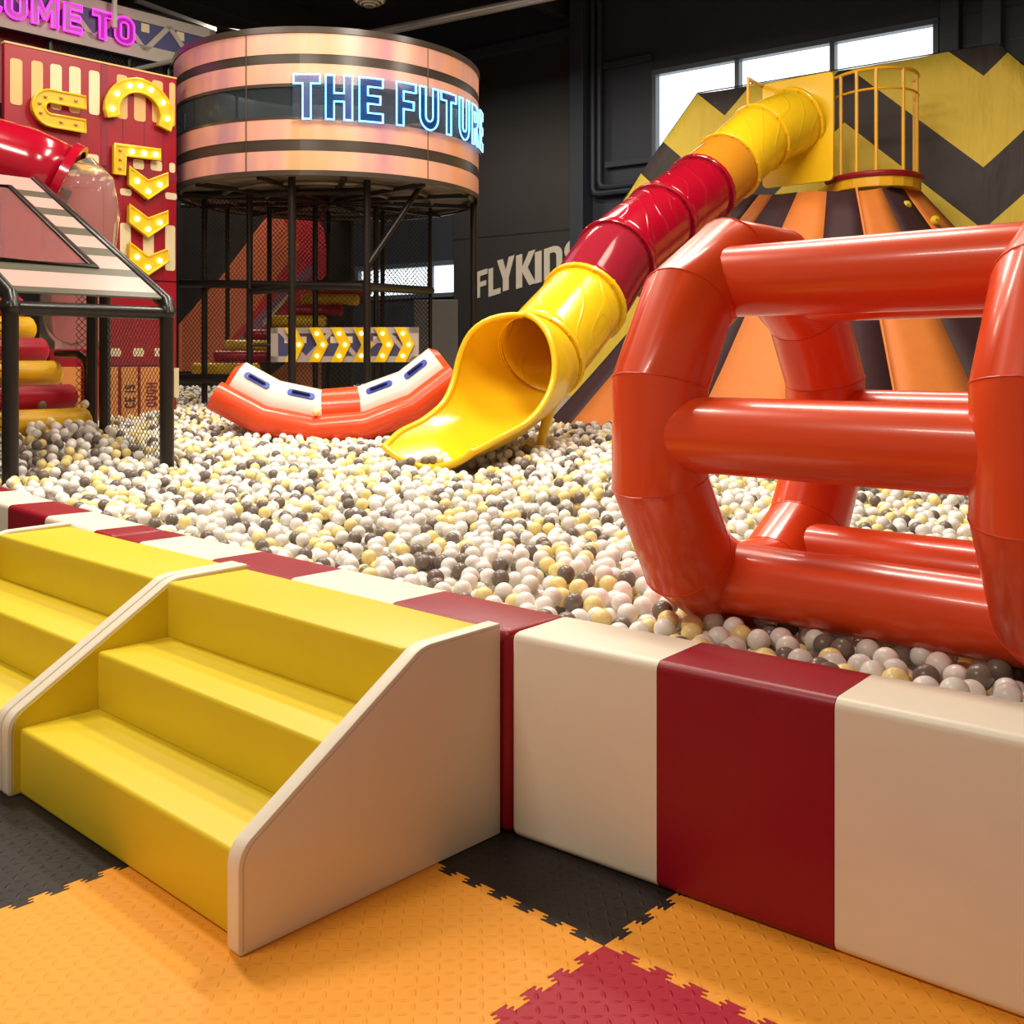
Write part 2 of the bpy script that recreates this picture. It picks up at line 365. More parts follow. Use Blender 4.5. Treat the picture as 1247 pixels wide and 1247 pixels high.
for (i, j), m in tilecol.items():
    x0 = S_E1+i*T; y0 = S_E2-T+j*T
    bottom = [(x0+a, y0+c) for a, c in sm]; top = [(x0+a, y0+T+c) for a, c in sm]
    left = [(x0+c, y0+a) for a, c in sm]; right = [(x0+T+c, y0+a) for a, c in sm]
    lp = bottom[:-1]+right[:-1]+top[::-1][:-1]+left[::-1][:-1]
    ctr = Vector((x0+T/2, y0+T/2))
    lp = [(p[0]-ctr.x, p[1]-ctr.y) for p in lp]
    t = MB().prism([lp], lambda x, y, d: (x, y, d), -.021, 0).build('floor_tile', m, fl)
    c3 = E1*ctr.x+E2*ctr.y; t.location = (c3.x, c3.y, 0); t.rotation_euler = (0, 0, TH)
    t.scale = (.9992, .9992, 1)

# back wall
WO = Vector((2.17, 16.0, 0)); WD = Vector((.805, -.593, 0)).normalized(); WTH = math.atan2(WD.y, WD.x)
wl = structure(bpy.data.objects.new('wall_back', None)); C.objects.link(wl); wl.location = WO; wl.rotation_euler = (0, 0, WTH)
# pieces of wall leave the openings of the two windows
wt0, wz1 = on_plane(797, 88, WO, WD); wt1, _ = on_plane(1140, 25, WO, WD); wz0 = 4.15
lt0, lz1 = on_plane(436, 328, WO, WD); lt1, lz0 = on_plane(566, 358, WO, WD)
wm = MB()
wm.box(-14, lt0, 0, .25, -.1, 7.4); wm.box(lt0, lt1, 0, .25, -.1, lz0); wm.box(lt0, lt1, 0, .25, lz1, 7.4)
wm.box(lt1, wt0, 0, .25, -.1, 7.4); wm.box(wt0, wt1, 0, .25, -.1, wz0); wm.box(wt0, wt1, 0, .25, wz1, 7.4); wm.box(wt1, 9, 0, .25, -.1, 7.4)
wm.build('wall_skin', DARKW, wl)
def wbox(name, px0, py0, px1, py1, d, m, thick=.06):
    a, za = on_plane(px0, py0, WO, WD); b_, zb = on_plane(px1, py1, WO, WD)
    return MB().box(a, b_, -d-thick, -d, min(za, zb), max(za, zb)).build(name, m, wl, bevel=.008, seg=1)
# sheets, beams, columns and conduits of the hall shell
a, _ = on_plane(583, 300, WO, WD); b2, _ = on_plane(704, 300, WO, WD)
sheet = MB().box(a-.5, b2, -.07, -.01, -.05, 6.45).build('wall_sheet', DARKW2, wl)
MB().box(a-2.6, b2+.02, -.16, 0, 6.45, 6.62).build('ledge', DARKW, wl, bevel=.01)
for zz in (3.4,):
    MB().box(a-.5, b2, -.075, -.068, zz, zz+.02).build('panel_joint', BLACKM, wl)
c0, _ = on_plane(706, 300, WO, WD); c1, _ = on_plane(722, 300, WO, WD)
MB().box(c0, c1, -.30, 0, -.05, 7.3).build('steel_column', DARKW, wl, bevel=.01)
for px in (727, 735):
    t_, _ = on_plane(px, 300, WO, WD); _, zb = on_plane(px, 230+(735-px), WO, WD)
    t2, _ = on_plane(797, 300, WO, WD)
    MB().tube([(t_, -.12, 7.2), (t_, -.12, zb+.1), (t_+.03, -.12, zb+.02), (t_+.12, -.12, zb), (t2+.1, -.12, zb)], .045, 8).build('conduit', DARKW, wl, smooth=40)
for (x0, y0, x1, y1) in ((738, 86, 796, 80), (740, 206, 796, 200)):
    p, za = on_plane(x0, y0, WO, WD); q_, zb = on_plane(x1, y1, WO, WD)
    MB().box(p, q_, -.10, 0, za, za+.10).build('wall_rail', DARKW, wl, bevel=.008)
for px in (1150, 1200):
    t_, _ = on_plane(px, 20, WO, WD); MB().box(t_, t_+.22, -.2, 0, 3, 7.3).build('wall_stud', DARKW, wl, bevel=.01)
for k_ in range(8):
    MB().box(wt1+.3, 9, -.012, 0, 3.6+k_*.42, 3.612+k_*.42).build('cladding_joint', BLACKM, wl)
# strip window high on the wall
wi = structure(bpy.data.objects.new('window_1', None)); C.objects.link(wi); wi.location = WO; wi.rotation_euler = (0, 0, WTH)
muls = [wt0]+[on_plane(px, 60, WO, WD)[0] for px in (898, 1014)]+[wt1]
for i in range(3):
    MB().box(muls[i]+.03, muls[i+1]-.03, .10, .12, wz0+.04, wz1-.04).build('pane', WINGL, wi)
for i, t_ in enumerate(muls):
    MB().box(t_-.035, t_+.035, -.03, .12, wz0, wz1).build('mullion', WFRAME, wi, bevel=.006)
MB().box(wt0-.03, wt1+.03, -.03, .13, wz1-.05, wz1+.03).build('window_head', WFRAME, wi, bevel=.006)
MB().box(wt0-.03, wt1+.03, -.05, .13, wz0-.03, wz0+.05).build('window_sill', WFRAME, wi, bevel=.006)
wi2 = structure(bpy.data.objects.new('window_2', None)); C.objects.link(wi2); wi2.location = WO; wi2.rotation_euler = (0, 0, WTH)
mid = on_plane(524, 340, WO, WD)[0]
for p, q_ in ((lt0, mid), (mid, lt1)):
    MB().box(p+.03, q_-.03, .06, .08, lz0+.03, lz1-.03).build('pane', WINGL, wi2)
for t_ in (lt0, mid, lt1): MB().box(t_-.04, t_+.04, -.04, .12, lz0, lz1).build('mullion', WFRAME, wi2, bevel=.006)
for z_ in (lz0, lz1): MB().box(lt0-.04, lt1+.04, -.05, .12, z_-.04, z_+.04).build('window_rail', WFRAME, wi2, bevel=.006)
structure(MB().box(-8.3, -8.1, 5.5, 21, -.1, 7.4).build('wall_left', DARKW2))
# painted letters FLYKIDS climbing to the right, and the mural stripes further left
fk = thing('painted_wall_sign', 'beige block letters painted across the dark wall behind the yellow slide mouth', 'sign', WO, WTH)
xs = [(583, 597, 332, 364), (598.5, 613, 328, 362), (609, 630, 318, 357.5), (632, 656, 312, 352.5), (655, 663, 308, 346), (666, 688, 304, 342), (690, 710, 296, 335)]
for ch, (xa, xb, yt, yb) in zip('FLYKIDS', xs):
    t0, zt = on_plane(xa, yt, WO, WD); t1, _ = on_plane(xb, yt, WO, WD); _, zb = on_plane(xa, yb, WO, WD)
    lps, gw = glyph(ch); sh = .21
    MB().prism(lps, lambda x, y, d, t0=t0, t1=t1, zb=zb, zt=zt, gw=gw: (t0+(t1-t0)*x/gw, d, zb+(zt-zb)*y+(t1-t0)*x/gw*sh), -.085, -.071).build('letter', LETTER, fk)
# ceiling with beams
ce = structure(MB().box(-12, 12, -3, 21, 7.3, 7.5).build('ceiling', CEIL))
for k_ in range(5):
    p = WO-WD*(10-k_*4.2); q_ = p-Vector((.593, .805, 0))*18
    MB().box(-.09, .09, 0, 18, -.5, 0).build('ceiling_beam', CEIL, ce).location = (q_.x, q_.y, 7.3)
    ob = ce.children[-1]; ob.rotation_euler = (0, 0, WTH)
pm = MB(); p = at(425, 47, 13.6); q_ = at(640, 2, 12.6)+Vector((.0, 0, 0)); d = (q_-p)
pm.tube([p-d*.1, q_+d*.8], .055, 10); tag(pm.build('ceiling_pipe', METAL, smooth=40), 'grey metal pipe running under the dark ceiling above the drum', 'pipe')
v = thing('ceiling_vent', 'round ribbed ceiling diffuser above the drum room', 'vent', at(450, 1, 12.5))
for i, r in enumerate((.17, .125, .08)):
    MB().loft([[(rr*math.cos(2*PI*j/24), rr*math.sin(2*PI*j/24), zz) for j in range(24)] for rr, zz in ((r, -.02*i), (r-.02, -.03-.02*i), (r-.035, -.01-.02*i))], True).build('ring', mat('vent_paint', (.45, .40, .28), .5), v, smooth=50)
MB().loft([[(rr*math.cos(2*PI*j/24), rr*math.sin(2*PI*j/24), zz) for j in range(24)] for rr, zz in ((.001, .08), (.19, .08), (.19, 0), (.16, 0))], True).build('collar', MATS['vent_paint'], v, smooth=50)

# ------------------------------------------------------------------ foam steps
def foam_steps(label, x_off, width):
    O = A0+E1*x_off
    t = thing('foam_steps', label, 'steps', O, TH, 'foam steps in front of the ball pit')
    pt = .047; ys = (.035, .275, .515); zs = (.2, .382, .564)
    for i in range(3):
        MB().box(-width+pt-.002, -pt+.002, ys[i], .828, (0 if i == 0 else zs[i-1]-.006), zs[i]).build('step', V_YEL, t, smooth=35, bevel=.013, seg=3)
    prof = [(.005, 0), (0, .015), (0, .17)]+arc(.075, .19, .075, 180, 128, 5)+arc(.575, .46, .115, 128, 92, 5)+[(.828, .580), (.83, .574), (.83, 0)]
    for s_ in (0, 1):
        x0 = -pt if s_ == 0 else -width
        p = MB().prism([prof], lambda x, y, d, x0=x0: (x0+d, x, y), 0, pt).build('side_panel', V_WHITE, t, smooth=35, bevel=.007, seg=2)
        cx_, cz_ = .5, .2; lin = [(cx_+(a-cx_)*.968, cz_+(b_-cz_)*.965) for a, b_ in prof]; lin = [(a, max(b_, .002)) for a, b_ in lin]
        xi = -pt-.004 if s_ == 0 else -width+pt
        MB().prism([lin], lambda x, y, d, xi=xi: (xi+d, x, y), 0, .004).build('inner_lining', V_YEL, p)
        edge = [(q_[0], q_[1]) for q_ in prof[1:-2]]
        for xx_ in (x0+pt-.0075, x0+.0075):
            pth = []
            for i, (yy, zz) in enumerate(edge):
                a = edge[max(i-1, 0)]; b_ = edge[min(i+1, len(edge)-1)]; d = Vector((b_[0]-a[0], b_[1]-a[1])).normalized()
                pth.append((xx_, yy+d.y*.003, zz-d.x*.003))
            sgn = 1 if xx_ > x0+pt/2 else -1
            pth = [(q_[0]+sgn*.0075, q_[1]+.009, q_[2]-.006) for q_ in pth]
            MB().tube(pth, .0016, 5).build('seam', V_SEAM, p)
    return t
foam_steps('yellow three-step foam stairs with white side panels, nearest the wheel and red mat', 0, 1.285)
foam_steps('yellow three-step foam stairs cut off by the left edge of the photo', -1.291, 1.40)

# ------------------------------------------------------------------ padded barrier around the pit
def barrier(label, O, ang, spec, height=.56, th=.25):
    t = thing('padded_barrier', label, 'barrier', O, ang, 'padded walls around the ball pit')
    x = 0; sgn = 1 if spec[0][1] > 0 else -1
    for i, (m, ln) in enumerate(spec):
        x0, x1 = sorted((x, x+ln)); x += ln
        bm = bmesh.new(); bmesh.ops.create_cube(bm, size=1)
        for v_ in bm.verts: v_.co = Vector((x0+.0008 if v_.co.x < 0 else x1-.0008, 0 if v_.co.y < 0 else th, 0 if v_.co.z < 0 else height))
        ends = []
        if i == 0: ends.append(0)
        if i == len(spec)-1: ends.append(1)
        es = []
        for e_ in bm.edges:
            a, b_ = e_.verts[0].co, e_.verts[1].co
            if abs(a.x-b_.x) > .01: es.append(e_)
            else:
                xe = a.x
                first = (xe < (x0+x1)/2) == (sgn > 0)
                if (first and 0 in ends) or (not first and 1 in ends): es.append(e_)
        bmesh.ops.bevel(bm, geom=es, offset=.024, segments=4, profile=.5, affect='EDGES')
        me = bpy.data.meshes.new('padded_panel'); bm.to_mesh(me); bm.free()
        me.polygons.foreach_set('use_smooth', [True]*len(me.polygons)); me.set_sharp_from_angle(angle=math.radians(35))
        me.materials.append(m); o = bpy.data.objects.new('padded_panel', me); C.objects.link(o); o.parent = t
    return t
R_, W_ = V_RED, V_WHITE
B1 = Vector((-.006, 2.880, 0)); ANG1 = math.atan2(-.626, .78)
barrier('red and white padded wall, right of the yellow steps, below the inflatable wheel', B1, ANG1, [(W_, .465), (R_, .45), (W_, .62), (R_, .5), (W_, .5)])
B2 = A0+E1*.028+E2*.836
barrier('red and white padded wall running behind both yellow steps', B2, TH, [(R_, -.50), (W_, -.53), (R_, -.50), (W_, -.555), (R_, -.22)])
B3 = B2-E1*2.311
barrier('red and white padded wall at the left edge, beyond the yellow steps', B3, TH-math.radians(4), [(R_, -.20), (W_, -.58), (R_, -.53), (W_, -.62), (R_, -.55), (W_, -.6)])
def pit_front(x): return 1.095+.073*max(x-.02, 0)+.07*max(-2.29-x, 0)

# ------------------------------------------------------------------ inflatable wheel
wh = thing('inflatable_roller', 'big glossy orange inflatable walking wheel with six crossbars in the ball pit', 'inflatable', (.845+E1.x*.55, 3.71+E1.y*.55, .37), TH)
RW, rt, rb, LW, NZ = .56, .150, .116, 1.10, .706
def ring_pt(a, x): return (x, RW*math.cos(a), NZ+RW*math.sin(a))
for x in (-LW/2, LW/2):
    Rv = RW/math.cos(PI/12)
    o = MB().tube([(x, Rv*math.cos(PI/12+k_*PI/6), NZ+Rv*math.sin(PI/12+k_*PI/6)) for k_ in range(12)], rt, 28, closed=True).build('ring', PVC_OR, wh, smooth=28)
    for k_ in range(12):
        sv = MB()
        a = PI/12+k_*PI/6; c = Vector((x, Rv*math.cos(a), NZ+Rv*math.sin(a))); rad = Vector((0, math.cos(a), math.sin(a)))
        sv.tube([c+(rad*math.cos(b_)/math.cos(PI/12)*1.0+Vector((1, 0, 0))*math.sin(b_))*(rt+.0005) for b_ in [2*PI*i/28 for i in range(28)]], .0022, 4, closed=True)
        sv.build('weld_seam', PVC_SEAM, o)
for k_ in range(6):
    a = k_*PI/3; p = ring_pt(a, -LW/2); q_ = ring_pt(a, LW/2)
    MB().tube([p, q_], rb, 28, caps=False).build('crossbar', PVC_OR, wh, smooth=40)
MB().tube([Vector(ring_pt(0, -LW/2))+Vector((.05, rt-.01, -.09)), Vector(ring_pt(0, -LW/2))+Vector((.05, rt+.022, -.10))], .022, 10).build('air_valve', BLACKM, wh)

# ------------------------------------------------------------------ tube slide
rings = [(657, 432, 8.8), (711, 369, 9.5), (750, 314, 10.05), (804, 269, 10.7), (853, 232, 11.3), (886, 203, 11.7), (925, 168, 12.1), (968, 148, 12.45)]
RP = [at(*r) for r in rings]; rT = .372
sl = thing('tube_slide', 'yellow and red tube slide coming down from the platform into the ball pit', 'slide', (RP[0].x, RP[0].y, .5))
segm = [SL_YEL, SL_CRED, SL_RED, SL_RED, SL_COR, SL_YEL, SL_YEL]
def ring_tan(i):
    a = RP[max(i-1, 0)]; b_ = RP[min(i+1, len(RP)-1)]; return (b_-a).normalized()
def circ(c, n, r, cnt=36):
    a = n.cross(Vector((0, 0, 1))).normalized(); b_ = a.cross(n).normalized()
    return [c+a*(r*math.cos(2*PI*i/cnt))+b_*(r*math.sin(2*PI*i/cnt)) for i in range(cnt)]
for i in range(7):
    p, q_ = RP[i], RP[i+1]; t0, t1 = ring_tan(i), ring_tan(i+1); secs = []
    for j in range(9):
        u = j/8; h00 = 2*u**3-3*u**2+1; h10 = u**3-2*u**2+u; h01 = -2*u**3+3*u**2; h11 = u**3-u**2; ln = (q_-p).length
        c = p*h00+t0*h10*ln+q_*h01+t1*h11*ln; n = t0.lerp(t1, u).normalized()
        secs.append(circ(c, n, rT*(1+.012*math.sin(PI*u))))
    seg_o = MB().loft(secs, True).build('tube_section', segm[i], sl, smooth=40, world=True, solid=.012)
for i in range(8):
    n = ring_tan(i); m = [SL_YEL, SL_YEL, SL_RED, SL_RED, SL_RED, SL_YELP, SL_YEL, SL_YEL][i]
    fo = MB().loft([circ(RP[i]+n*d, n, r) for d, r in ((-.022, rT), (-.022, rT+.032), (-.016, rT+.038), (.016, rT+.038), (.022, rT+.032), (.022, rT))], True).build('flange', m, sl, smooth=30, world=True)
    bt = MB(); cc = circ(RP[i], n, rT+.024, 12)
    for c in cc: bt.tube([c-n*.032, c+n*.032], .011, 6)
    bt.build('bolt_heads', m, fo, world=True)['kind'] = 'stuff'
# open chute at the bottom
dirh = Vector((-.575, -.818, 0)).normalized(); side = Vector((.818, -.575, 0)).normalized()
t0 = -ring_tan(0)
lip = Vector((-.60, 7.55, .535))
p0 = RP[0]; secs = []; rims = ([], [])
bot0 = p0+Vector((0, 0, 0))
NS = 40
nb0 = t0.cross(side); nb0 = nb0 if nb0.z > 0 else -nb0; nb0.normalize()
start = p0-nb0*rT
for j in range(NS+1):
    u = j/NS; ln = (lip-start).length*1.05
    h00 = 2*u**3-3*u**2+1; h10 = u**3-2*u**2+u; h01 = -2*u**3+3*u**2; h11 = u**3-u**2
    endT = (dirh+Vector((0, 0, -.10))).normalized()
    c = start*h00+t0*h10*ln+lip*h01+endT*h11*ln
    tn = t0.lerp(endT, u).normalized(); up = side.cross(tn); up = up if up.z > 0 else -up; up.normalize()
    def ip(tab):
        X = [a for a, _ in tab]; Y = [b_ for _, b_ in tab]; n = len(X)
        M = [(Y[min(i+1, n-1)]-Y[max(i-1, 0)])/(X[min(i+1, n-1)]-X[max(i-1, 0)]) for i in range(n)]
        for i in range(n-1):
            if X[i] <= u <= X[i+1]+1e-9:
                h_ = X[i+1]-X[i]; s_ = (u-X[i])/h_
                return (2*s_**3-3*s_**2+1)*Y[i]+(s_**3-2*s_**2+s_)*h_*M[i]+(-2*s_**3+3*s_**2)*Y[i+1]+(s_**3-s_**2)*h_*M[i+1]
        return Y[-1]
    ph = math.radians(ip([(0, 178), (.06, 172), (.14, 154), (.22, 129), (.30, 104), (.38, 83), (.50, 64), (.66, 51), (.85, 45), (1, 36)]))
    r = ip([(0, rT), (.14, .435), (.22, .465), (.30, .475), (.38, .485), (.50, .53), (.66, .62), (.85, .67), (1, .70)])
    cen = c+up*r; sec = []
    for i in range(37):
        a = -ph+2*ph*i/36
        sec.append(cen+side*(r*math.sin(a))-up*(r*math.cos(a)))
    secs.append(sec); rims[0].append(sec[0]); rims[1].append(sec[-1])
ch = MB().loft(secs).build('chute', SL_YELP, sl, smooth=60, world=True, solid=.016)
edge = rims[0][1:]+secs[-1][1:-1]+rims[1][1:][::-1]
MB().tube(edge, .026, 10).build('rolled_edge', SL_YELP, ch, smooth=60, world=True)
lg = at(672, 490, 8.5); MB().tube([lg, at(660, 533, 8.35), at(657, 560, 8.35)], [.05, .035, .035], 10).build('support_leg', SL_YELP, sl, smooth=40, world=True)
# mounting plate at the top
pn = Vector((-.66, -.75, 0)).normalized(); pa = Vector((-pn.y, pn.x, 0)); pc = RP[7]+ring_tan(7)*.04-Vector((0, 0, .10))
pl = MB().prism([rrect(-.44, -.66, .46, .60, .06, 4), [(.0+.31*math.cos(2*PI*i/28), .10+.31*math.sin(2*PI*i/28)) for i in range(28)]], lambda x, y, d: pc+pa*x+Vector((0, 0, y))+pn*d, -.02, .02).build('mounting_plate', SL_YELP, sl, smooth=30, world=True)

# ------------------------------------------------------------------ striped hill with platform and railing
hill = thing('striped_hill', 'orange and dark striped fabric hill under the slide platform', 'climbing hill', (at(1000, 515, 11.5).x, 11.5, .3))
top_e = [(905, 238, 12.9), (925, 238, 12.7), (941, 236, 12.5), (971, 235, 12.2), (1007, 234, 12.0), (1042, 232, 11.85), (1074, 230, 11.9), (1098, 228, 12.1), (1115, 226, 12.4)]
bot_e = [(655, 0, 12.2), (681, 0, 11.6), (737, 0, 11.0), (836, 0, 10.5), (978, 0, 10.3), (1100, 0, 10.3), (1218, 0, 10.35), (1330, 0, 10.6), (1410, 0, 11.0)]
def hz(e_): p = at(e_[0], 440, e_[2]); return Vector((p.x, p.y, .45))
TE = [at(*e_) for e_ in top_e]; BE = [hz(e_) for e_ in bot_e]
for i in range(8):
    mb = MB(); secs = []
    for j in range(13):
        u = j/12; a = TE[i].lerp(BE[i], u); b_ = TE[i+1].lerp(BE[i+1], u); sag = -.10*math.sin(PI*u)
        row = []
        for k_ in range(4):
            p = a.lerp(b_, k_/3); wob = .012*math.sin(7*u+i*2.1+k_)
            row.append(p+Vector((0, wob, sag*.25+wob)))
        secs.append(row)
    mb.loft(secs).build('fabric_stripe', F_OR if i % 2 == 1 else F_DK, hill, smooth=40, world=True, solid=.008)
# fold rope and studs on the face
MB().tube([TE[5].lerp(BE[5], u)+Vector((0, -.03, .02)) for u in (0, .25, .5, .75, 1)], .014, 8).build('edge_rope', F_OR, hill, smooth=40, world=True)
# right flank of the hill, sloping away
MB().loft([[TE[8].lerp(BE[8], u/6), Vector((TE[8].x+.15, 12.85, TE[8].z)).lerp(Vector((BE[8].x+.3, 11.6, .45)), u/6)] for u in range(7)]).build('fabric_flank', F_DK, hill, smooth=40, world=True, solid=.008)
ctr = at(1060, 228, 12.6)
hd = []
def deckp(a, r=.52): return Vector((ctr.x+r*1.0*math.cos(a), 12.55+r*1.25*math.sin(a), ctr.z))
pf = thing('slide_platform', 'yellow platform with curved railing at the top of the slide', 'platform', (ctr.x, 12.55, ctr.z))
dk = [deckp(math.radians(180+i*15), .535) for i in range(13)]; dk = [Vector((dk[0].x, 12.95, ctr.z))]+dk+[Vector((dk[-1].x, 12.95, ctr.z))]
MB().prism([[(p.x, p.y) for p in dk]], lambda x, y, d: (x, y, ctr.z+d), -.10, .02).build('deck', YPAINT, pf, world=True, bevel=.01)
MB().tube([p+Vector((0, 0, .05)) for p in dk[1:-1]], .035, 8).build('edge_pad', V_RED, pf, smooth=40, world=True)
def rail_arc(z): return [deckp(math.radians(180+i*9), .50)+Vector((0, 0, z)) for i in range(21)]
MB().tube(rail_arc(1.25), .020, 8).build('top_rail', YPAINT, pf, smooth=40, world=True)
MB().tube(rail_arc(1.02), .014, 8).build('mid_rail', YPAINT, pf, smooth=40, world=True)
for i, a in enumerate((182, 205, 228, 252, 288, 320, 358)):
    p = deckp(math.radians(a), .50); MB().tube([p, p+Vector((0, 0, 1.25 + (.10 if i == 0 else 0)))], .021, 8).build('baluster', YPAINT, pf, smooth=40, world=True)
g0 = at(911, 132, 12.2); MB().tube([g0, g0+Vector((0, 0, .32)), g0+Vector((.0, 0, .34)), at(930, 106, 12.9)], .018, 8).build('hand_bar', YPAINT, pf, smooth=40, world=True)
for i, (px, py, D) in enumerate(((1113, 238, 12.3), (1104, 250, 11.95), (1139, 268, 11.9), (1134, 286, 11.6))):
    h_ = thing('climbing_hold', ['round yellow climbing hold right below the platform corner', 'round yellow climbing hold on the dark stripe of the hill', 'round yellow climbing hold on the right edge of the hill', 'round yellow climbing hold half hidden behind the wheel'][i], 'climbing hold', at(px, py, D), 0, 'climbing holds on the striped hill')
    MB().ball((0, 0, 0), .058, 12, 8, (1, .7, .92)).build('grip', HOLD, h_, smooth=60); MB().tube([(0, -.045, .0), (0, -.035, 0)], .012, 8).build('bolt', METAL, h_)

# chevron backdrop
BO = at(850, 112, 14.78); BO.z = 0
bd = thing('chevron_backdrop', 'black and yellow zigzag cloth screen behind the slide platform', 'backdrop', BO, WTH)
def bfn(x, y, d): return (x, d+.02*math.sin(x*3.1)+.012*math.sin(x*7.3+y), y)
out = [(-3.97, .3), (-1.48, 3.38), (0, 5.06), (3.91, 5.06), (5.1, 3.75), (6.6, 2.0), (6.6, .3)]
mb = MB(); nx = 90; gx = [-3.97+i*(10.57)/nx for i in range(nx+1)]
def topz(x):
    for (a, za), (b_, zb) in zip(out, out[1:]):
        if a <= x <= b_ and b_ > a: return za+(zb-za)*(x-a)/(b_-a)
    return .3
gx = sorted(set(gx+[0, 3.91, -1.48, 5.1]))
secs = [[bfn(x, .3+(topz(x)-.3)*j/14, 0) for j in range(15)] for x in gx]
mb.loft(secs).build('cloth', CHEV, bd, smooth=60, solid=.01)
MB().tube([bfn(x, y+.01, -.0) for x, y in out], .008, 6).build('edge_piping', BLACKM, bd)
for x in (-1.0, 1.2, 3.2): MB().bar((x, .08, 0), (x, .08, min(topz(x), 5.0)-.05), .06).build('frame_post', BLACKM, bd)

# ------------------------------------------------------------------ inflatable rocker
rk0 = at(418, 520, 9.45)
rk = thing('inflatable_rocker', 'curved orange and white inflatable rocking boat with blue handles lying on the balls', 'inflatable', (rk0.x, rk0.y, .57), math.radians(4)); rk.rotation_euler.y = math.radians(-4.5)
def rpath(R, n, half, zc, yo):                         # polygonal arc, ends up
    return [(R*math.sin(-half+2*half*i/n), yo, zc-R*math.cos(-half+2*half*i/n)) for i in range(n+1)]
RC = 1.62; half = math.radians(41)
for yo, nm in ((-.17, 'front'), (.50, 'rear')):
    MB().tube(rpath(RC, 5, half, RC+.12, yo), .135, 20).build('side_tube', PVC_OR, rk, smooth=24)
mids = rpath(RC-.13, 5, half*1.02, RC+.12, .165)
def lerp3(a, b_, u): return tuple(a[i]+(b_[i]-a[i])*u for i in range(3))
pieces = [(mids[0:1]+[mids[1], mids[2], lerp3(mids[2], mids[3], .0)], PVC_WH)]
eL = lerp3(mids[0], mids[1], .12); eR = lerp3(mids[5], mids[4], .12)
cL = lerp3(mids[2], mids[3], .12); cR = lerp3(mids[2], mids[3], .92)
for pts, m, nm in (([mids[0], eL], PVC_OR, 'end_cap'), ([eL, mids[1], mids[2], cL], PVC_WH, 'seat_tube'), ([cL, cR], PVC_OR, 'seat_tube'), ([cR, mids[3], mids[4], eR], PVC_WH, 'seat_tube'), ([eR, mids[5]], PVC_OR, 'end_cap')):
    rr = .225; rad = [rr]*len(pts)
    if nm == 'end_cap': rad = [.16, rr] if pts[0] == mids[0] else [rr, .16]
    MB().tube(pts, rad, 24, caps=(nm == 'end_cap')).build(nm, m, rk, smooth=24)
for (i, u) in ((0, .55), (1, .60), (3, .45), (4, .40)):
    a = Vector(mids[i]); b_ = Vector(mids[i+1]); c = a.lerp(b_, u); d = (b_-a).normalized(); nrm_ = Vector((0, -.62, .60)); nrm_ = (nrm_-d*nrm_.dot(d)).normalized()
    s_ = d.cross(nrm_).normalized(); c = c+nrm_*.222
    hp = MB().prism([rrect(-.125, -.034, .125, .034, .033, 4)], lambda x, y, dd: c+d*x+s_*y+nrm_*dd, -.01, .012).build('handle_patch', BLUE, rk)
    MB().tube([c+d*x+nrm_*z_ for x, z_ in ((-.08, .0), (-.07, .026), (.07, .026), (.08, .0))], .010, 8).build('handle_strap', mat('strap_dark', (.012, .02, .12), .6), hp)
# ------------------------------------------------------------------ drum room on posts
DC = Vector((-2.22, 12.81, 0)); DR = 1.814
def cyl(px, py, R=DR):                                 # bearing on the drum front, and height
    k_ = (px-CX)/F; a = k_*k_+1; b_ = -2*(k_*DC.x+DC.y); c = DC.x**2+DC.y**2-R*R
    disc = max(0, b_*b_-4*a*c); D = (-b_-math.sqrt(disc))/(2*a)
    return math.atan2(k_*D-DC.x, -(D-DC.y)), H-(py-HOR)/F*D      # 0 faces -Y, grows to the right
def cpt(th, z, R=DR): return Vector((DC.x+R*math.sin(th), DC.y-R*math.cos(th), z))
dr = thing('drum_tower', 'round drum-shaped play room with pink and dark bands on black netted posts', 'play tower', (DC.x, DC.y, .5))
def Zy(y): return 1.3+(440-y)*11.02/1280
def band(name, y0, y1, m, out=0.0, th=.03, n=96, a0=0, a1=2*PI):
    z0, z1 = Zy(y1), Zy(y0); secs = []
    for i in range(n+1):
        t_ = a0+(a1-a0)*i/n
        secs.append([cpt(t_, z0, DR+out), cpt(t_, z1, DR+out), cpt(t_, z1, DR+out-th), cpt(t_, z0, DR+out-th), cpt(t_, z0, DR+out)])
    return MB().loft(secs).build(name, m, dr, smooth=30, world=True)
for y0, y1 in ((40, 66), (78, 103), (145, 170), (184, 208)): band('cladding_band', y0, y1, DRUM); band('inner_lining', y0, y1, BLACKM, -.034, .01)
for y0, y1, o_ in ((33, 40.5, .012), (65.5, 78.5, -.006), (102, 106, .004), (142.5, 145.5, .004), (169.5, 184.5, -.006), (207.5, 214, .012)): band('dark_band', y0, y1, DRUM_D, o_)
band('glass_band', 104, 144, GLASSD, -.012, .006)
sj = MB()
for px in (521, 300):
    th_, _ = cyl(px, 100); sj.bar(cpt(th_, Zy(208), DR+.002), cpt(th_, Zy(40), DR+.002), .010)
sj.build('cladding_joint', DRUM_D, dr, world=True)
zf = Zy(208)
MB().loft([[cpt(2*PI*i/64, zf+.02, r) for i in range(64)] for r in (DR-.02, .02)], True).build('drum_floor', mat('drum_underside', (.30, .25, .19), .6, var=.2), dr, smooth=30, world=True)
for r, zz in ((DR-.08, zf-.02), (1.25, zf-.03), (.75, zf-.03)):
    MB().tube([cpt(2*PI*i/48, zz, r) for i in range(48)], .028, 8, closed=True).build('floor_hoop', mat('hoop_metal', (.22, .20, .17), .35, metal=.5), dr, smooth=50, world=True)
for k_ in range(6):
    a = math.radians(15+k_*30); MB().bar(cpt(a, zf-.05, DR-.05), cpt(a+PI, zf-.05, DR-.05), .05, .05).build('floor_joist', BLACKM, dr, world=True)
inn = MB()
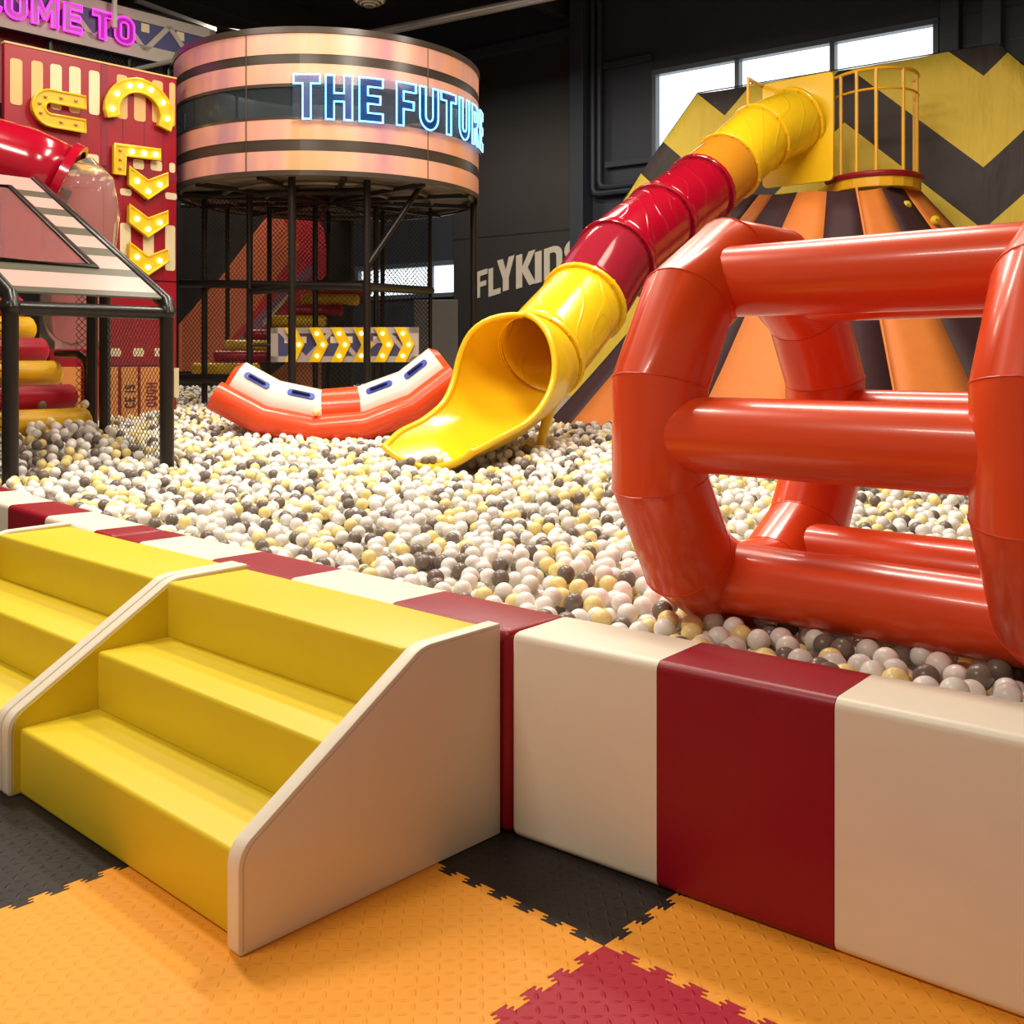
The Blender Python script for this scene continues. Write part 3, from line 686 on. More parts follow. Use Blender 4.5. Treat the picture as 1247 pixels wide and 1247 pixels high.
for k_ in range(14):
    t_ = 2*PI*k_/14; inn.tube([cpt(t_, Zy(145), DR-.12), cpt(t_, Zy(100), DR-.12)], .018, 6)
inn.build('inner_posts', BLACKM, dr, world=True)['kind'] = 'stuff'
nm = MB()
for k_ in range(10):
    a = PI/2+PI*k_/10; b_ = a+PI/10; p, q_ = cpt(a, Zy(145), DR-.14), cpt(b_, Zy(145), DR-.14)
    nm.net(p, q_-p, (0, 0, 1), (q_-p).length, .40, .05, .0035)
nm.build('inner_net', NET, dr, world=True)['kind'] = 'stuff'
# plain orange cone for an unidentified orange shape behind the glass
ic = thing('orange_cone', 'plain orange cone shape inside the drum behind the blue letters', 'cushion', cpt(.02, Zy(146), DR-.75))
ca = cyl(450, 140, DR-.45)[0]; cb_ = cyl(520, 128, DR-.45)[0]
MB().tube([cpt(ca, Zy(143), DR-.55), cpt(cb_, Zy(134), DR-.55)], [.03, .14], 14).build('cone', F_OR, ic, smooth=40, world=True)

def post(px, D, r, z0=.3, z1=None, par=None, name='post'):
    p = at(px, 440, D); z1 = z1 if z1 is not None else zf
    return MB().tube([(p.x, p.y, z0), (p.x, p.y, z1)], r, 10).build(name, BLACKP, par or dr, smooth=40, world=True)
for px, D, r in ((355.6, 11.35, .042), (447, 11.6, .042), (304, 12.2, .036), (328, 13.2, .030), (384, 13.0, .034), (400, 14.0, .030), (458, 13.1, .034), (466, 13.8, .030), (524, 13.6, .026), (577, 13.0, .045), (249, 12.6, .036), (277, 13.6, .028)):
    post(px, D, r)
MB().tube([at(514, 224, 11.9), at(449, 321, 11.6)], .034, 10).build('brace', BLACKP, dr, smooth=40, world=True)
def beam(p, q_, r=.045, name='beam', m=BLACKP): return MB().tube([p, q_], r, 10).build(name, m, dr, smooth=40, world=True)
beam(at(220, 345, 12.6), at(447, 349, 11.7), .05); beam(at(384, 346, 13.0), at(525, 354, 13.6), .055); beam(at(447, 349, 11.6), at(525, 354, 13.6), .05); beam(at(384, 349, 13.0), at(447, 345, 11.7), .04)
beam(at(216, 461, 12.6), at(304, 461, 12.3), .06); beam(at(304, 355, 12.2), at(355, 351, 11.35), .04)
beam(at(220, 238, 12.6), at(449, 232, 11.6), .04); beam(at(220, 251, 13.6), at(520, 253, 14.0), .03); beam(at(304, 420, 12.2), at(330, 420, 12.2), .02)
# nets between the posts
nt_ = MB()
def netpx(px0, D0, px1, D1, ytop, ybot, sp=.06, r=.0032):
    p, q_ = at(px0, ybot, D0), at(px1, ybot, D1); q_.z = p.z; d = q_-p
    nt_.net(p, d, (0, 0, 1), d.length, at(px0, ytop, D0).z-p.z, sp, r)
netpx(222, 12.7, 304, 12.25, 245, 458); netpx(304, 12.25, 384, 13.0, 240, 470); netpx(384, 13.0, 458, 13.1, 245, 470)
netpx(458, 13.1, 524, 13.6, 250, 470); netpx(330, 14.2, 470, 14.2, 255, 400); netpx(470, 14, 524, 13.6, 262, 470)
nt_.build('safety_net', NET, dr, world=True)['kind'] = 'stuff'

# neon letters on the drum
ns = thing('neon_drum_sign', 'blue neon THE FUTURE letters glowing on the drum room', 'neon sign', cpt(.2, Zy(145), DR+.06))
spans = [('T', 357.7, 389.6), ('H', 396.7, 429), ('E', 437.6, 466), ('F', 482.8, 506), ('U', 511, 533.5), ('T', 537, 554.8), ('U', 559, 571), ('R', 572.5, 579.3)]
zt, zb = Zy(93), Zy(146.5)
ths = []
for ch_, xa, xb in spans: ths.append((ch_, cyl(xa, 120, DR+.05)[0], cyl(xb, 120, DR+.05)[0]))
lw = ths[-2][2]-ths[-2][1]; ths[-1] = ('R', ths[-2][2]+.045, ths[-2][2]+.045+lw*1.0); ths.append(('E', ths[-1][2]+.045, ths[-1][2]+.045+lw*.9))
for ch_, ta, tb in ths:
    lps, gw = glyph(ch_)
    MB().prism(lps, lambda x, y, d, ta=ta, tb=tb, gw=gw: cpt(ta+(tb-ta)*x/gw, zb+(zt-zb)*y, DR+d), .036, .046).build('letter_glow_fill', NEON_BGLOW, ns, world=True)  # letter-shaped sheet standing in for the blue tubes' glow
    for lp in lps:
        fine = []
        for i in range(len(lp)):
            a, b_ = lp[i], lp[(i+1) % len(lp)]; n = max(1, int(math.hypot(b_[0]-a[0], b_[1]-a[1])/.15))
            fine += [(a[0]+(b_[0]-a[0])*j/n, a[1]+(b_[1]-a[1])*j/n) for j in range(n)]
        o = MB().tube([cpt(ta+(tb-ta)*x/gw, zb+(zt-zb)*y, DR+.055) for x, y in fine], .0085, 6, closed=True).build('neon_letter', NEON_B, ns, smooth=50, world=True)
a, b_ = cyl(357, 120)[0], ths[-1][2]+.05
MB().loft([[cpt(a+(b_-a)*i/40, zb-.03, DR+.03), cpt(a+(b_-a)*i/40, zt+.03, DR+.03)] for i in range(41)]).build('backing_sheet', mat('clear_sheet', (.75, .85, .95), .05, trans=.96, ior=1.05), ns, smooth=60, world=True)

# arrow sign board
AO = at(330, 440, 12.1); AD = Vector((.995, -.10, 0)).normalized()
ar = thing('arrow_board', 'grey truss-print board with six lit yellow arrow chevrons below the drum', 'sign', (AO.x, AO.y, at(330, 441, 12.1).z), math.atan2(AD.y, AD.x))
bw = on_plane(510, 420, AO, AD)[0]; bz1 = on_plane(330, 399, AO, AD)[1]-ar.location.z
MB().box(0, bw, 0, .04, 0, bz1).build('board', BLUEP, ar)
fr = 0.085
for x0, x1, z0, z1 in ((0, bw, 0, fr*.8), (0, bw, bz1-fr*.8, bz1), (0, fr, 0, bz1), (bw-fr*1.3, bw, 0, bz1)): MB().box(x0, x1, -.008, 0, z0, z1).build('frame_strip', TRUSSG, ar)
for k_ in range(5):
    xa = .12+k_*.31; MB().bar((xa, -.005, .05 if k_ % 2 else bz1-.05), (xa+.28, -.005, bz1-.05 if k_ % 2 else .05), .008, .05).build('diagonal_strip', TRUSSG, ar)
for x in (.16, .70, 1.2): MB().box(x, x+.26, -.0035, 0, bz1*.55, bz1*.74).build('cream_patch', CREAM, ar)
for px in (359.5, 388.7, 415.6, 442.6, 468.4, 493):
    x = on_plane(px, 420, AO, AD)[0]; hw = .065; tp = .10
    lp = [(x-hw-.05, 0.0), (x+hw-.05, 0.0), (x+hw+tp-.05, bz1/2), (x+hw-.05, bz1), (x-hw-.05, bz1), (x-hw+tp-.05, bz1/2)]
    cvn = MB().prism([lp], lambda a_, b_, d: (a_, d, b_), -.04, -.006).build('chevron', MARQ, ar)
    for (bx, bz) in ((x-.015, bz1*.82), (x+.055, bz1*.5), (x-.015, bz1*.18)):
        MB().ball((bx, -.045, bz), .020, 10, 6).build('bulb', BULB, cvn, smooth=60)

# roller stairs inside the net tower
rs = thing('roller_stairs', 'red and yellow padded roller steps climbing behind the net under the drum', 'steps', at(345, 470, 13.4))
rl = [(275, 449, 78), (294, 434, 62), (306, 421, 60), (330, 408, 60), (362, 391, 66), (385, 378, 60), (402, 365, 66), (418, 355, 60)]
for i, (px, py, wd) in enumerate(rl):
    D = 13.2+i*.10; p = at(px-wd/2, py, D); q_ = at(px+wd/2, py, D+.05)
    MB().tube([p-Vector((.02, 0, 0)), p, q_, q_+Vector((.03, 0, 0))], [.05, .078, .078, .05], 14).build('roller', ROLL_Y if i % 2 == 0 else ROLL_R, rs, smooth=40, world=True)
MB().bar(at(310, 466, 13.2), at(450, 352, 14.0), .05, .10).build('stringer', BLACKM, rs, world=True)
# mural stripes painted on a dark screen behind the net tower
MO = at(300, 440, 15.2); MD = Vector((.93, -.37, 0)).normalized(); MO = MO-MD*1.2
mu = thing('mural_screen', 'dark screen with broad orange and red diagonal stripes behind the net tower', 'mural', (MO.x, MO.y, .2), math.atan2(MD.y, MD.x))
mw = on_plane(428, 400, MO, MD)[0]
MB().box(-.6, mw, .0, .06, 0, 3.4).build('screen', DARKW2, mu)
def mpoly(pts, m, d):
    lp = [on_plane(x, y, MO, MD) for x, y in pts]; return MB().prism([[(a_, z_-.2) for a_, z_ in lp]], lambda x, y, dd: (x, dd, y), -d, -.001).build('stripe', m, mu)
mpoly([(218, 395), (218, 452), (248, 452), (300, 392), (365, 300), (365, 230), (335, 250), (275, 330)], MURAL_O, .004)
mpoly([(335, 250), (365, 226), (395, 280), (400, 330), (360, 400), (318, 440), (290, 452), (248, 452), (300, 392), (365, 300)], MURAL_R, .006)
mpoly([(288, 440), (360, 355), (385, 330), (385, 318), (350, 345), (280, 425)], MURAL_P, .008)
mpoly([(322, 398), (352, 362), (352, 356), (320, 392)], CREAM, .010)
# upright orange column and grey board standing under the drum
oc = at(365, 440, 13.9); o = MB().box(-.38, .28, -.05, .05, 0, 1.55).build('orange_board', mat('orange_panel', (.55, .2, .08), .5, var=.15)); o.location = (oc.x, oc.y, .2); tag(o, 'orange upright board behind the arrow sign and net', 'board')
gb = at(531, 440, 15.0); gz = at(531, 365, 15.0).z
o = MB().box(-.31, .31, -.03, .03, 0, gz-.35).build('leaning_board', mat('grey_plain_board', (.16, .15, .14), .55, var=.1), bevel=.01); o.location = (gb.x, gb.y, .35); tag(o, 'plain grey board standing under the low window beside the slide mouth', 'board')

# ------------------------------------------------------------------ red facade with marquee letters
FO = at(215, 440, 11.5); FO.z = 0; FD = Vector((.681, .733, 0)).normalized(); FTH = math.atan2(FD.y, FD.x)
fc = thing('red_facade', 'tall red printed facade panel with cream windows beside the drum', 'facade', FO, FTH)
def fp(px, py): return on_plane(px, py, FO, FD)
xl = fp(5, 65)[0]; ztop = fp(212, 96)[1]; ztl = fp(5, 63)[1]; zmid = fp(215, 343)[1]
xm = fp(127, 200)[0]
panel = [(xl, zmid, xm, ztop, 'panel'), (xm+.006, zmid, 0, ztop, 'panel'), (fp(60, 400)[0], .4, .0, zmid-.012, 'panel')]
for x0, z0, x1, z1, n_ in panel: MB().box(x0, x1, 0, .07, z0, z1).build(n_, RED_P, fc, bevel=.006, seg=1)
MB().box(xl, 0, -.006, .075, ztop, ztop+.018).build('edge_trim', CREAMO, fc)
for px in (52, 74, 97, 150, 176, 199):
    x = fp(px, 200)[0]; MB().box(x-.006, x+.006, -.003, 0, zmid, ztop-.35).build('plank_line', RED_D, fc)
x = fp(127, 140)[0]; MB().box(x-.035, x+.035, -.004, 0, fp(127, 205)[1], ztop-.01).build('dark_stripe', RED_D, fc)
MB().box(xl, 0, -.004, 0, fp(160, 212)[1]-.02, fp(160, 212)[1]+.05).build('dark_stripe', RED_D, fc)
wins = [(12, 70, 27, 129), (38, 73, 52, 128), (61, 77, 75, 135), (84, 80, 98, 139), (108, 85, 121, 141), (142, 90, 155, 146), (163, 93, 177, 149), (185, 97, 198, 151), (206, 100, 213, 155)]
for x0, y0, x1, y1 in wins:
    a, za = fp(x0, y0); b_, zb2 = fp(x1, y1); za = fp(x1, y0)[1] if False else za
    MB().prism([rrect(a, zb2, b_, za, .03, 3)], lambda x, y, d: (x, d, y), -.006, 0).build('printed_window', CREAMO if x0 < 60 or x0 > 130 else CREAM, fc)
for x0, y0, x1, y1 in ((106, 187, 120, 201), (162, 193, 175, 207), (183, 195, 197, 209), (206, 198, 213, 211), (146, 229, 160, 239), (201, 234, 215, 244), (146, 271, 159, 312), (174, 282, 187, 330), (201, 274, 213, 330)):
    a, za = fp(x0, y0); b_, zb2 = fp(x1, y1)
    MB().prism([rrect(a, zb2, b_, za, .025, 3)], lambda x, y, d: (x, d, y), -.006, 0).build('printed_window', CREAM, fc)
for x0, x1 in ((106, 118), (134, 147), (162, 175), (188, 200)):
    a, za = fp(x0, 424); b_, zb2 = fp(x1, 434); MB().prism([rrect(a, zb2, b_, za, .015, 3)], lambda x, y, d: (x, d, y), -.006, 0).build('printed_window', CREAM, fc)
a, za = fp(208, 448); b_, zb2 = fp(217.5, 484); MB().box(a, b_, -.006, .0, zb2, za).build('printed_window', CREAM, fc)
for x0, x1 in ((72, 98), (100, 119), (121, 143), (145.5, 167), (169, 197)):      # orange boards with stencil print
    a, za = fp(x0, 447); b_, zb2 = fp(x1, 510)
    MB().box(a+.008, b_-.008, -.03, 0, .45, za).build('plank', ORP, fc, bevel=.004, seg=1)
a, za = fp(120, 441); b_, _ = fp(200, 441); MB().box(a, b_, -.02, 0, za-.03, za).build('ledge_strip', RED_D, fc)
def side_text(txt, px, py_bot, hpx, adv, outline):    # letters turned a quarter to the left, reading upwards
    x0 = fp(px, py_bot)[0]; x1 = fp(px+hpx, py_bot)[0]; zc = fp(px, py_bot)[1]; hh = x1-x0
    for c_ in txt:
        lps, gw = glyph(c_)
        if lps: MB().prism(lps, lambda x, y, d, zc=zc: (x1-(y)*hh*1.0, d, zc+x*hh*.72), -.034, -.029).build('stencil_letter', INK if not outline else RED_D, fc)
        zc += (gw+.14)*hh*.72
side_text('CE IS', 150, 497, 13, 0, False); side_text('OUGH', 176, 496, 13, 0, True)
# marquee letters
def marquee(label, loops, bulbs, lit=True, name='marquee_letter', group='lit marquee shapes on the red facade'):
    t = thing(name, label, 'marquee sign', FO, FTH, group)
    MB().prism(loops, lambda x, y, d: (x, d, y), -.075, -.008).build('letter_face', mat('marquee_face', (.72, .46, .01), .4), t)
    rim = MB()
    for lp in loops: rim.tube([(x, -.078, y) for x, y in lp], .012, 6, closed=True)
    rim.build('rim', MARQ, t, smooth=50)
    for i, (bx, bz) in enumerate(bulbs):
        on = lit if isinstance(lit, bool) else lit[i]
        MB().ball((bx, -.085, bz), .026 if on else .018, 10, 6).build('bulb', BULB if on else BULB_OFF, t, smooth=60)
def f2(pts): return [fp(*p) for p in pts]
# U lying on its side
cxm, czm = fp(57, 133); rm = abs(fp(57, 117)[1]-fp(57, 149)[1])/2*.92
xe = fp(100, 135)[0]
path = [(xe, czm+rm)]+arc(cxm+rm*.1, czm, rm, 90, 270, 12)+[(xe, czm-rm)]
marquee('yellow marquee U lying on its side with unlit bulbs on the red facade', [stroke(path, .118)], [path[0], (xe-.25, czm+rm), path[3], path[6], path[9], (xe-.25, czm-rm), path[-1]][1:-1]+[(xe-.1, czm+rm), (xe-.1, czm-rm)], False)
# C opening downward
cxm, czm = fp(166.5, 140); rx = (fp(200, 140)[0]-fp(133, 140)[0])/2; rz_ = fp(166, 106)[1]-czm
path = [(cxm-rx*.93, czm-.07)]+arc(cxm, czm, rx, 180, 0, 16, rz_)+[(cxm+rx*.90, czm-.10)]
marquee('yellow marquee C opening downward with seven lit bulbs on the red facade', [stroke(path, .138)], [path[1], path[4], path[7], path[9], path[11], path[14], path[17]], True)
# corner letter
marquee('yellow marquee corner letter with small bulbs above the arrows on the red facade', [f2([(136, 177), (191, 183.5), (191, 195), (149, 190.5), (148, 214), (136, 212)])], f2([(142, 184), (142, 195), (142, 206), (156, 186), (171, 188), (185, 189.5)]), [False, False, False, True, True, True])
for i, y0 in enumerate((205, 251, 297)):
    marquee(['yellow lit chevron pointing down, topmost of three on the red facade', 'yellow lit chevron pointing down, middle of three on the red facade', 'yellow lit chevron pointing down, lowest of three on the red facade'][i],
            [f2([(154, y0), (176, y0+16), (200, y0+7), (200, y0+22), (176, y0+38), (153.5, y0+20)])], f2([(162.5, y0+16.5), (176, y0+29), (190, y0+21)]), True, 'marquee_chevron')

# ------------------------------------------------------------------ pink neon sign on the truss board above
GO = at(176, 440, 12.4); GO.z = 0
sg_ = thing('neon_welcome_sign', 'pink neon WELCOME TO letters on a grey truss board above the red facade', 'neon sign', GO, FTH)
def gp(px, py): return on_plane(px, py, GO, FD)
gx0 = gp(-150, 40)[0]; gx1 = gp(262, 40)[0]; gz0 = gp(176, 72)[1]; gz1 = gp(176, 15)[1]
MB().box(gx0, gx1, 0, .06, gz0, gz1).build('board', BLUEP, sg_)
for z0, z1 in ((gz0, gz0+.16), (gz1-.12, gz1)): MB().box(gx0, gx1, -.012, 0, z0, z1).build('chord_strip', TRUSSG, sg_)
MB().box(gx1-.08, gx1, -.012, 0, gz0, gz1).build('chord_strip', TRUSSG, sg_)
n_ = 12
for k_ in range(n_):
    xa = gx0+(gx1-gx0)*k_/n_; xb = gx0+(gx1-gx0)*(k_+1)/n_
    MB().bar((xa, -.006, gz0+.1 if k_ % 2 else gz1-.1), (xb, -.006, gz1-.1 if k_ % 2 else gz0+.1), .012, .06).build('web_strip', TRUSSG, sg_)
for px, py in ((172, 33), (215, 43)):
    a, z_ = gp(px, py); MB().box(a, a+.10, -.004, 0, z_-.05, z_+.05).build('cream_patch', CREAM, sg_)
lz0 = gp(148, 55)[1]; lz1_ = gp(148, 22)[1]
spans = [('O', 137, 160.5), ('T', 110, 134), ('E', 75, 97), ('M', 36, 68), ('O', 3.5, 30), ('C', -25, 0), ('L', -50, -30), ('E', -82, -56), ('W', -130, -90)]
for ch_, xa, xb in spans:
    a = gp(xa, 30)[0]; b_ = gp(xb, 30)[0]; lps, gw = glyph(ch_)
    MB().prism(lps, lambda x, y, d, a=a, b_=b_, gw=gw: (a+(b_-a)*x/gw, d, lz0+(lz1_-lz0)*y), -.05, -.015).build('letter_glow_fill', NEON_PGLOW, sg_)  # coloured fill added behind the tubes as their purple glow
    for lp in lps: MB().tube([(a+(b_-a)*x/gw, -.06, lz0+(lz1_-lz0)*y) for x, y in lp], .009, 6, closed=True).build('neon_letter', NEON_P, sg_, smooth=50)
# dark red box and netting seen under the sign
rb_ = MB().box(-1.6, .25, .25, .3, -.75, .1).build('red_hoarding', mat('red_dark_panel', (.20, .005, .012), .4)); rb_.location = (gp(66, 50)[0]*FD.x+GO.x, gp(66, 50)[0]*FD.y+GO.y, gz0); rb_.rotation_euler = (0, 0, FTH); tag(rb_, 'dark red panel between the pink neon board and the facade', 'panel')
un = thing('upper_net', 'black safety net strung above the red facade under the neon sign', 'net', GO, FTH)
mbn = MB(); mbn.net((gp(62, 60)[0], .1, gz0-1.0), (1, 0, 0), (0, 0, 1), gp(258, 60)[0]-gp(62, 60)[0], 1.05, .05, .005); mbn.build('netting', NET, un)['kind'] = 'stuff'
for px in (66, 162, 210): x = gp(px, 60)[0]; MB().tube([(x, .1, gz0-1.2), (x, .1, gz0+.05)], .03, 8).build('post', BLACKP, un, smooth=40)
MB().tube([(gp(162, 75)[0], .1, gz0-.15), (gp(250, 60)[0], -.2, gz0+.22)], .03, 8).build('top_rail', METAL, un, smooth=40)
# light track above the sign and drop rod
tr = MB(); p = at(30, -20, 13.5); q_ = at(330, 44, 14.8); tr.bar(p, q_, .10, .06); tag(tr.build('lighting_track', BLACKM), 'black lighting track under the ceiling above the pink neon sign', 'track')
tr = MB(); tr.bar(at(165, 0, 13.0), at(262, 36, 14.2), .05, .05); tag(tr.build('track_rail', METAL), 'thin pale metal rail below the lighting track', 'rail')
tr = MB(); g = at(139.5, 34, 12.0); tr.tube([g, g+Vector((0, 0, 2.0))], .03, 8); tag(tr.build('drop_rod', mat('rod_white', (.6, .58, .52), .4), smooth=40), 'pale vertical drop rod hanging in front of the neon letters', 'rod')

# ------------------------------------------------------------------ red tunnel slide at the left
ts = thing('tunnel_slide', 'red tunnel slide with a clear bend behind the cage roof at left', 'slide', at(60, 480, 9.6))
pts = [at(-120, 170, 9.1), at(-40, 185, 9.3), at(30, 204, 9.5), at(78, 226, 9.6)]
MB().tube(pts, .36, 28, caps=False).build('tube_section', SL_REDP, ts, smooth=50, world=True, solid=.01)
d = (pts[3]-pts[2]).normalized()
MB().loft([circ(pts[3]+d*dd, d, r) for dd, r in ((-.04, .36), (-.04, .41), (.04, .41), (.04, .36))], True).build('flange', SL_REDP, ts, smooth=30, world=True)
cl = [pts[3], at(93, 240, 9.62), at(99, 262, 9.65), at(98, 290, 9.65), at(94, 330, 9.65), at(92, 372, 9.65), at(92, 425, 9.65)]
MB().tube(cl, [.355, .35, .33, .31, .30, .30, .30], 28, caps=False).build('clear_section', SL_CLEAR, ts, smooth=50, world=True, solid=.008)

# ------------------------------------------------------------------ black netted cage with sloping roof
PR = Vector((-2.43, 7.40, 0)); UD = Vector((-.733, .681, 0)).normalized(); AD2 = Vector((-.681, -.733, 0)).normalized()
zbar = at(203, 378, 7.4).z; wC = 1.07
cg = thing('play_cage', 'black padded cage with sloping striped roof and window over the roller steps', 'play cage', (PR.x, PR.y, .3))
def cgp(u, a, z): p = PR+UD*u+AD2*a; return Vector((p.x, p.y, z))
for u, a in ((0, 0), (0, wC), (.93, 0), (1.10, .02), (1.10, wC+.1)):
    MB().tube([cgp(u, a, .25), cgp(u, a, zbar+(.48*u))], .050 if u == 0 else .042, 12).build('post', BLACKP, cg, smooth=40, world=True)
MB().tube([cgp(0, -.03, zbar-.02), cgp(0, wC+.03, zbar-.02)], .045, 12).build('front_rail', BLACKP, cg, smooth=40, world=True)
for a in (0, wC):
    MB().tube([cgp(-.03, a, zbar-.03), cgp(.0, a, zbar+.05), cgp(2.2, a, zbar+1.16), cgp(3.2, a, zbar+1.16)], .046, 12).build('roof_rail', BLACKP, cg, smooth=40, world=True)
for a in (0, wC): MB().ball(cgp(0, a, zbar-.01), .066, 12, 8).build('corner_pad', BLACKP, cg, smooth=60, world=True)
def rfp(s_, r): return cgp(2.2*s_, wC*r, zbar+.075+1.10*s_)
def rquad(s0, s1, r0, r1, m, nm_, off=0):
    q4 = [rfp(s0, r0), rfp(s0, r1), rfp(s1, r1), rfp(s1, r0)]; o_ = Vector((0, 0, off))
    return MB().add([p+o_ for p in q4]+[p+o_+Vector((0, 0, .012)) for p in q4], [(0, 1, 2, 3), (4, 5, 6, 7), (0, 1, 5, 4), (1, 2, 6, 5), (2, 3, 7, 6), (3, 0, 4, 7)]).build(nm_, m, cg, world=True)
rquad(.0, .035, .02, .98, DARKG, 'roof_strip'); rquad(.035, .145, .02, .98, PINKG, 'roof_strip'); rquad(.145, .20, .02, .98, DARKG, 'roof_strip')
s_ = .20; k_ = 0
while s_ < .86:
    e_ = min(.86, s_+(.10 if k_ % 2 == 0 else .066))
    m = PINKG if k_ % 2 == 0 else DARKG
    rquad(s_, e_, .02, .30, m, 'roof_strip'); rquad(s_, e_, .93, .98, m, 'roof_strip'); s_ = e_; k_ += 1
rquad(.86, 1.0, .02, .98, PINKG, 'roof_strip')
rquad(.20, .86, .30, .93, TINT, 'roof_window', .004)
fr_ = [rfp(.20, .30), rfp(.86, .30), rfp(.86, .93), rfp(.20, .93)]
MB().tube([p+Vector((0, 0, .02)) for p in fr_], .022, 8, closed=True).build('window_frame', BLACKP, cg, smooth=40, world=True)
cn = MB()
cn.net(cgp(.05, 0, .35), UD, (0, 0, 1), .85, zbar-.38, .05, .0028)
cn.net(cgp(0, wC+.02, .35), AD2, (0, 0, 1), .6, zbar-.38, .05, .0028)
cn.net(cgp(1.16, 0, .35), AD2, (0, 0, 1), .12, zbar, .05, .0028)
cn.build('cage_net', NET, cg, world=True)['kind'] = 'stuff'
rr_ = thing('roller_steps', 'red and yellow padded roller steps inside the black cage at left', 'steps', cgp(1.1, .5, .4))
for i, (px, py, u) in enumerate(((116, 513, .98), (99, 484, 1.22), (81, 455, 1.48), (64, 427, 1.74), (49, 401, 2.0), (36, 376, 2.25))):
    p0_ = PR+UD*u; D = p0_.y; z_ = at(px, py, D).z; c = cgp(u, 0.05, z_)
    c = Vector(((px-14-CX)/F*D, D, z_)); e2_ = c+AD2*1.25
    MB().tube([c-AD2*.045, c-AD2*.02, c, e2_], [.055, .092, .105, .105], 18).build('roller', ROLL_Y if i % 2 == 0 else ROLL_R, rr_, smooth=40, world=True)
hr = [at(70, 431, 8.45), at(95, 431, 8.3), at(104, 437, 8.25), at(107, 448, 8.25), at(107, 500, 8.25)]
MB().tube(hr, .030, 10).build('side_rail', BLACKP, rr_, smooth=50, world=True)

# ------------------------------------------------------------------ balls
random.seed(7)
d_ = .070; rB = d_/2
def heap(x, y):
    z = Zs(y)
    u = Vector((x, y, 0))-PR; uu, aa = u.dot(UD), u.dot(AD2)                    # heap inside the cage
    z +=   .27*math.exp(-((uu-.95)/.55)**2-((aa-.35)/.75)**2)
    z += .016*math.sin(x*3.3+y*1.7)+.014*math.sin(x*1.3-y*2.9+1)
    lx, ly = loc_xy((x, y)); g_ = ly-pit_front(lx)
    if g_ < .3: z += .03*(1-g_/.3)
    return z
cells = {}
def near_cells(x, y):
    i, j = int(math.floor(x/d_)), int(math.floor(y/d_))
    for a in (-1, 0, 1):
        for b_ in (-1, 0, 1):
            for q_ in cells.get((i+a, j+b_), ()): yield q_
def excluded(x, y):
    v_ = Vector((x, y, 0))-Vector((lip.x, lip.y, 0)); s_ = -v_.dot(dirh); w_ = abs(v_.dot(side))
    if .02 < s_ < .60 and w_ < .43: return True
    return False
balls = []
y = 2.2
while y < 15.6:
    x0 = max(-.52*y-.75, -8.0); x1 = .52*y+.75
    if y > 10.3: x1 = min(x1, .4)
    if y > 12: x1 = -.4
    n = int((x1-x0)*.034/(d_*d_*.866)*1.55)
    for _ in range(n):
        best = None
        for _k in range(3):
            xx_ = random.uniform(x0, x1); yy_ = y+random.uniform(0, .034)
            lx, ly = loc_xy((xx_, yy_))
            if ly < pit_front(lx)+rB: continue
            if excluded(xx_, yy_): continue
            base = heap(xx_, yy_)-rB-.055; z = base
            for (bx, by, bz) in near_cells(xx_, yy_):
                q_ = (bx-xx_)**2+(by-yy_)**2
                if q_ < d_*d_: z = max(z, bz+math.sqrt(d_*d_-q_)*.97)
            if best is None or z-base < best[3]: best = (xx_, yy_, z, z-base)
        if best and best[3] < .12:
            cells.setdefault((int(math.floor(best[0]/d_)), int(math.floor(best[1]/d_))), []).append(best[:3]); balls.append(best[:3])
    y += .034
# a few loose balls on the slide lip, on the roller and on the rocker
for px, py, D in ((541, 556, 7.75), (533, 559, 7.7), (527, 560, 7.6), (518, 561, 7.6), (508, 560, 7.65), (500, 562, 7.6), (545, 562, 7.55), (385, 502, 9.2), (27, 493, 8.02), (39, 493, 8.0), (51, 493, 7.98), (104, 492, 8.1)): balls.append(tuple(at(px, py, D)))
mesh_cache = {}
def ico(sub):
    bm = bmesh.new(); bmesh.ops.create_icosphere(bm, subdivisions=sub, radius=rB)
    v_ = np.array([v.co[:] for v in bm.verts], np.float32); f_ = np.array([[v.index for v in f.verts] for f in bm.faces], np.int32); bm.free(); return v_, f_
cols = []
for _ in balls:
    q_ = random.random(); cols.append(0 if q_ < .62 else (1 if q_ < .81 else 2))
def topmost(i):
    x, y, z = balls[i]
    for q_ in near_cells(x, y):
        if q_[2] > z+.02 and (q_[0]-x)**2+(q_[1]-y)**2 < (d_*.62)**2: return False
    return True
cand = []
for i, (x, y, z) in enumerate(balls):
    px = CX+x/y*F; py = HOR+(H-z)/y*F
    if -5 < px < 1252 and py < 1240 and y < 5.2:
        lx, ly = loc_xy((x, y))
        if z > .36 and topmost(i): cand.append((y, i))
cand.sort(); near = set(i for _, i in cand[:300])
proto = []
for c_, (nm_, m) in enumerate((('white', BALL_W), ('grey', BALL_G), ('yellow', BALL_Y))):
    v_, f_ = ico(4); me = bpy.data.meshes.new('plastic_ball'); me.from_pydata(v_.tolist(), [], f_.tolist()); me.polygons.foreach_set('use_smooth', [True]*len(f_)); me.materials.append(m); proto.append(me)
cnames = ('pearl white', 'dark grey', 'pale yellow')
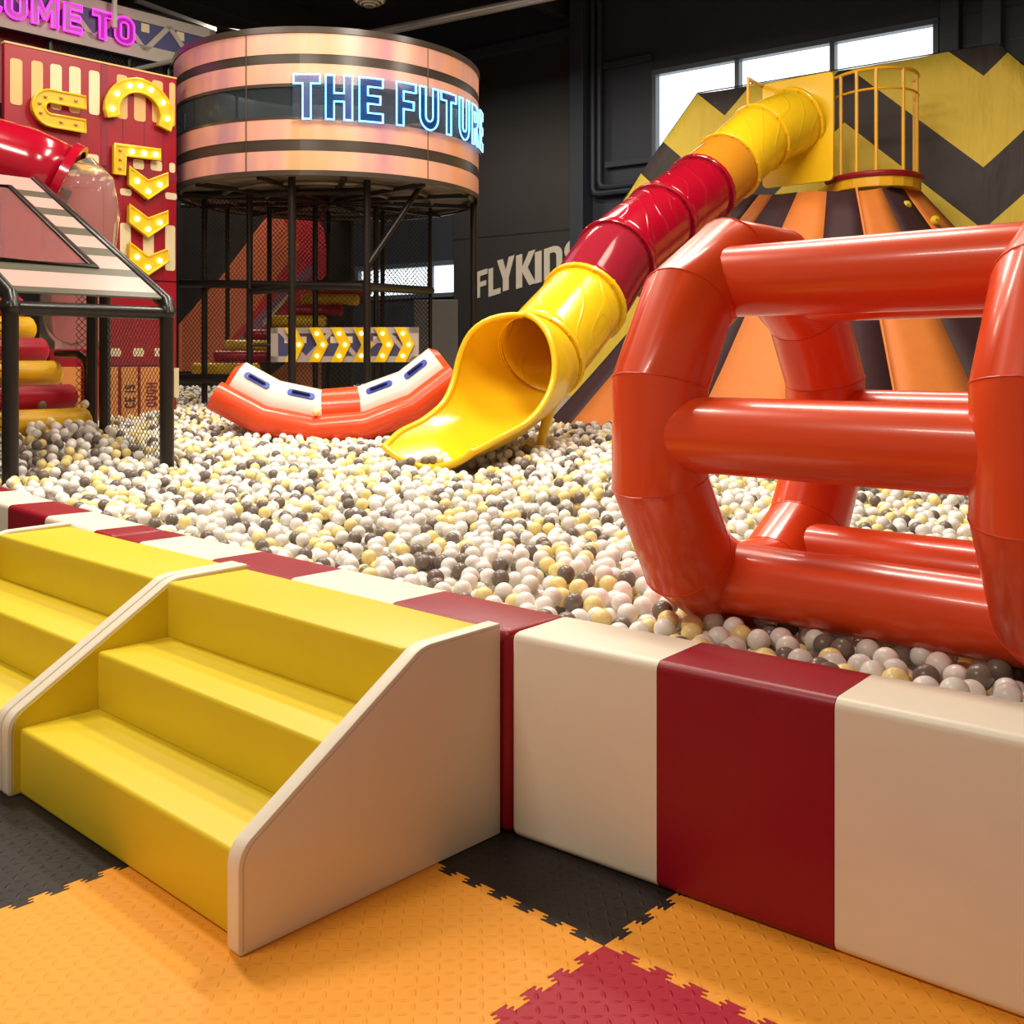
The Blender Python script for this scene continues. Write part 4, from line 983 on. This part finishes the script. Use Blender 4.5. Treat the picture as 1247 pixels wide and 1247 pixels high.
for i in sorted(near):
    x, y, z = balls[i]; px = CX+x/y*F
    if px > 745: where, grp = 'under the orange wheel close to the padded wall', 'under the wheel'
    else: where, grp = 'behind the padded wall between the steps and the wheel', 'between steps and wheel'
    o = bpy.data.objects.new('plastic_ball', proto[cols[i]]); C.objects.link(o); o.location = balls[i]
    tag(o, cnames[cols[i]]+' plastic ball '+where, 'ball', cnames[cols[i]]+' pit balls '+grp)
lod = {2: ico(3), 1: ico(2), 0: ico(1)}
VV, FF, MM = [], [], []; off = 0
for i, (x, y, z) in enumerate(balls):
    if i in near: continue
    v_, f_ = lod[2 if y < 4.6 else (1 if y < 10.3 else 0)]
    VV.append(v_+np.array((x, y, z), np.float32)); FF.append(f_+off); MM.append(np.full(len(f_), cols[i], np.int32)); off += len(v_)
VV = np.concatenate(VV); FF = np.concatenate(FF); MM = np.concatenate(MM)
me = bpy.data.meshes.new('pit_balls'); me.vertices.add(len(VV)); me.vertices.foreach_set('co', VV.ravel())
me.loops.add(len(FF)*3); me.loops.foreach_set('vertex_index', FF.ravel()); me.polygons.add(len(FF))
me.polygons.foreach_set('loop_start', np.arange(0, len(FF)*3, 3, dtype=np.int32)); me.polygons.foreach_set('loop_total', np.full(len(FF), 3, np.int32))
for m in (BALL_W, BALL_G, BALL_Y): me.materials.append(m)
me.polygons.foreach_set('material_index', MM); me.polygons.foreach_set('use_smooth', np.ones(len(FF), bool)); me.update(calc_edges=True); me.validate()
o = bpy.data.objects.new('pit_balls', me); C.objects.link(o); tag(o, 'sea of white, grey and pale yellow plastic balls filling the pit', 'balls'); o['kind'] = 'stuff'
print('BALLS', len(balls), 'tris', len(FF), 'near', len(near))
# pit bed under the balls
secs = []
for lx in np.linspace(-10, 9, 80):
    row = []
    for g_ in np.linspace(0, 1, 60)**1.4*16:
        p = A0+E1*lx+E2*(pit_front(lx)-.03+g_); row.append((p.x, p.y, heap(p.x, p.y)-.13))
    secs.append(row)
structure(MB().loft(secs).build('floor_pit', BEDM))
